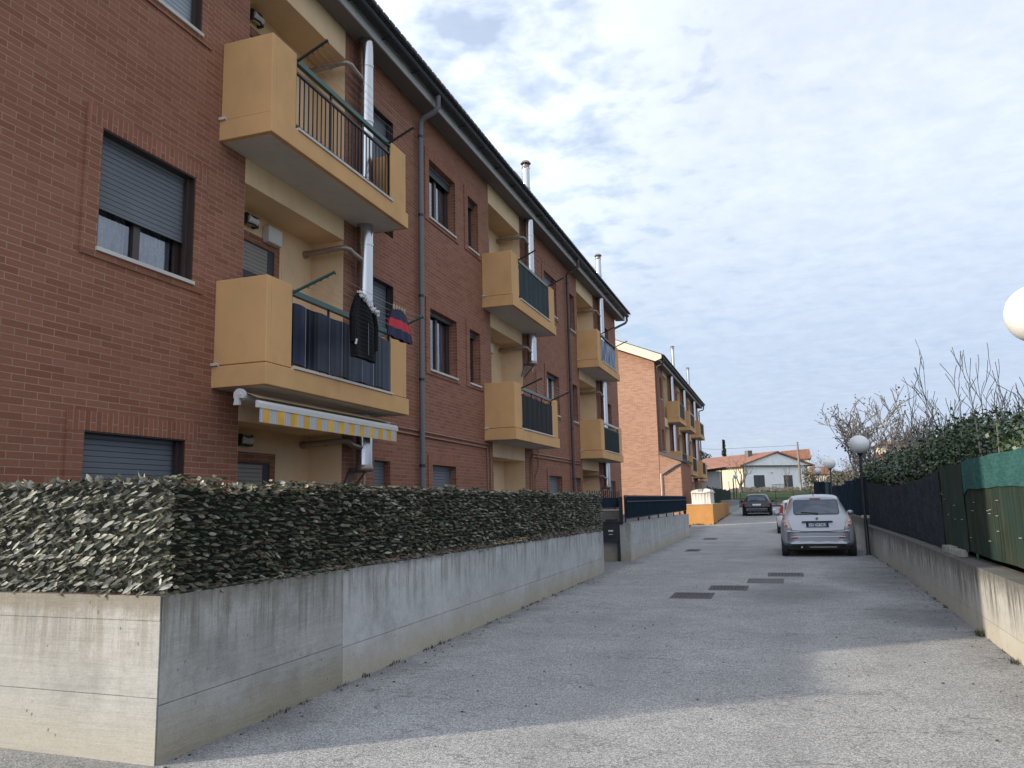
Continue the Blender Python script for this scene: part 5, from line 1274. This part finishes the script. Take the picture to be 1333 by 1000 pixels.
# gnarled fruit tree and shrubs in front of the bungalow
bare_tree('gnarled leafless fruit tree in front of the white bungalow', (-4.3, 96, terr(96)), 4.6, 41, lvl=3, stems=4, spread=.75, up=.05, lean=1.1, r=.16, m='bark')
bare_tree('small bare shrub at the right corner of the white bungalow', (.9, 97, terr(97)), 3.0, 52, lvl=3, stems=6, spread=.4, up=.3, lean=.5, r=.05, m='bark', nm=(2, 2))
bare_tree('tangled bare shrub between the utility pole and the far fence', (4.2, 92, terr(92)), 4.0, 61, lvl=3, stems=8, spread=.5, up=.2, lean=.8, r=.06, leafy=2, m='bark', lsz=.14)
bare_tree('pale bare shrub beyond the farthest lamp', (6.3, 84, terr(84)), 4.2, 67, lvl=3, stems=8, spread=.5, up=.2, lean=.8, r=.06, leafy=3, m='bark', lsz=.14)
def cypress(label, loc, h, r, seed, shape='cone'):
    rnd = random.Random(seed); t = thing('conifer_tree', label, 'tree', loc)
    s = MB(); s.tube([(0, 0, -.3), (0, 0, h*.9)], [r*.14, .02], 6); part(s, 'trunk', 'bark', t, local=True)
    pts = []
    for k in range(2600):
        u = rnd.random(); rr_ = r*(1-u)**1.0*(.8+.2*math.sin(u*19)) if shape == 'cone' else r*math.sqrt(max(0, 1-(2*u-1)**2))*(.8+.3*rnd.random()); a = rnd.uniform(0, 6.283); q = rnd.random()**.5
        pts.append((rr_*q*math.cos(a), rr_*q*math.sin(a), h*(.12+.88*u if shape == 'cone' else .55+.45*u)))
    s = MB(); leaf_cloud(s, pts, rnd, .26); part(s, 'crown', 'conifer', t, local=True, fix=False)
cypress('narrow dark cypress showing above the bungalow roof', (-9.2, 150, 3), 9.0, 1.1, 1)
cypress('rounded dark pine left of the cypress above the bungalow roof', (-14.0, 150, 3), 7.2, 2.6, 2, 'round')
cypress('small round evergreen at the far left end of the bungalow roof', (-17.8, 150, 3), 6.6, 1.6, 3, 'round')

rnd = random.Random(77); s = MB(); pts = []
for k in range(20000):
    x = rnd.uniform(2.6, 36); y = rnd.uniform(88, 100); h_ = 1.3+.8*math.sin(x*.9)+.6*math.sin(x*2.3+1)+min(1.2, (x-2.6)*.3)
    pts.append((x, y, terr(y)+max(.3, h_)*rnd.random()**.7))
leaf_cloud(s, pts, rnd, .20); o = part(s, 'scrub', 'scrub', None, fix=False); o['kind'] = 'stuff'; o['label'] = 'pale dry scrub growing beyond the far fence'
# weeds and moss tufts at the wall feet
rnd = random.Random(19); s = MB()
def tuft(x, y, z, n_, h_):
    for k in range(n_):
        a = rnd.uniform(0, 6.28); l = h_*rnd.uniform(.4, 1); dx, dy = math.cos(a), math.sin(a); bx, by = x+rnd.gauss(0, .02), y+rnd.gauss(0, .04); w_ = .004+.004*rnd.random()
        o_ = len(s.v); s.v += [(bx-dy*w_, by+dx*w_, z), (bx+dy*w_, by-dx*w_, z), (bx+dx*l*.45, by+dy*l*.45, z+l)]; s.f.append((o_, o_+1, o_+2)); s.sm.append(False)
tuft(1.90, 9.75, 0, 60, .10); tuft(1.86, 8.3, 0, 30, .06)
for k in range(46): y = rnd.uniform(5, 16.8); tuft(WX+.02, y, 0, rnd.randint(4, 14), rnd.uniform(.015, .05))
for k in range(40): y = rnd.uniform(6, 23); tuft(wallx(y)-.015, y, 0, rnd.randint(3, 12), rnd.uniform(.015, .05))
for k in range(16): x = rnd.uniform(-4.7, -3.4); tuft(x, 42.97, gz(43), 14, .10)
for k in range(30): y = rnd.uniform(43, 58); tuft(-3.37, y, gz(y), 12, .12)
for k in range(500):
    x = rnd.uniform(-3.5, 1.9); y = rnd.uniform(3.3, 22); q = rnd.uniform(.003, .009)
    if rnd.random() < .6: x = (WX+.03+abs(rnd.gauss(0, .12))) if rnd.random() < .5 else (wallx(y)-.03-abs(rnd.gauss(0, .15)))
    s.box(x-q, x+q, y-q, y+q*.8, 0.001, q)
o = part(s, 'weeds_and_grit', 'moss', None, fix=False); o['kind'] = 'stuff'; o['label'] = 'small weeds, moss and grit at the feet of the walls'
s = MB(); vs = []; nn_ = 120
for i in range(nn_+1):
    x = -300+900*i/nn_; h_ = 9+5*math.sin(x*.013)+2.5*math.sin(x*.041+1)+.8*math.sin(x*.17)
    vs += [(x, 420, 0), (x, 424, h_*.75), (x, 440, h_), (x, 520, 0)]
s.add(vs, [(4*i+j, 4*i+4+j, 4*i+5+j, 4*i+1+j) for i in range(nn_) for j in range(3)], True); struct(s, 'hills', 'hill')

scene.render.resolution_x = 1024; scene.render.resolution_y = 768
scene.render.engine = 'CYCLES'
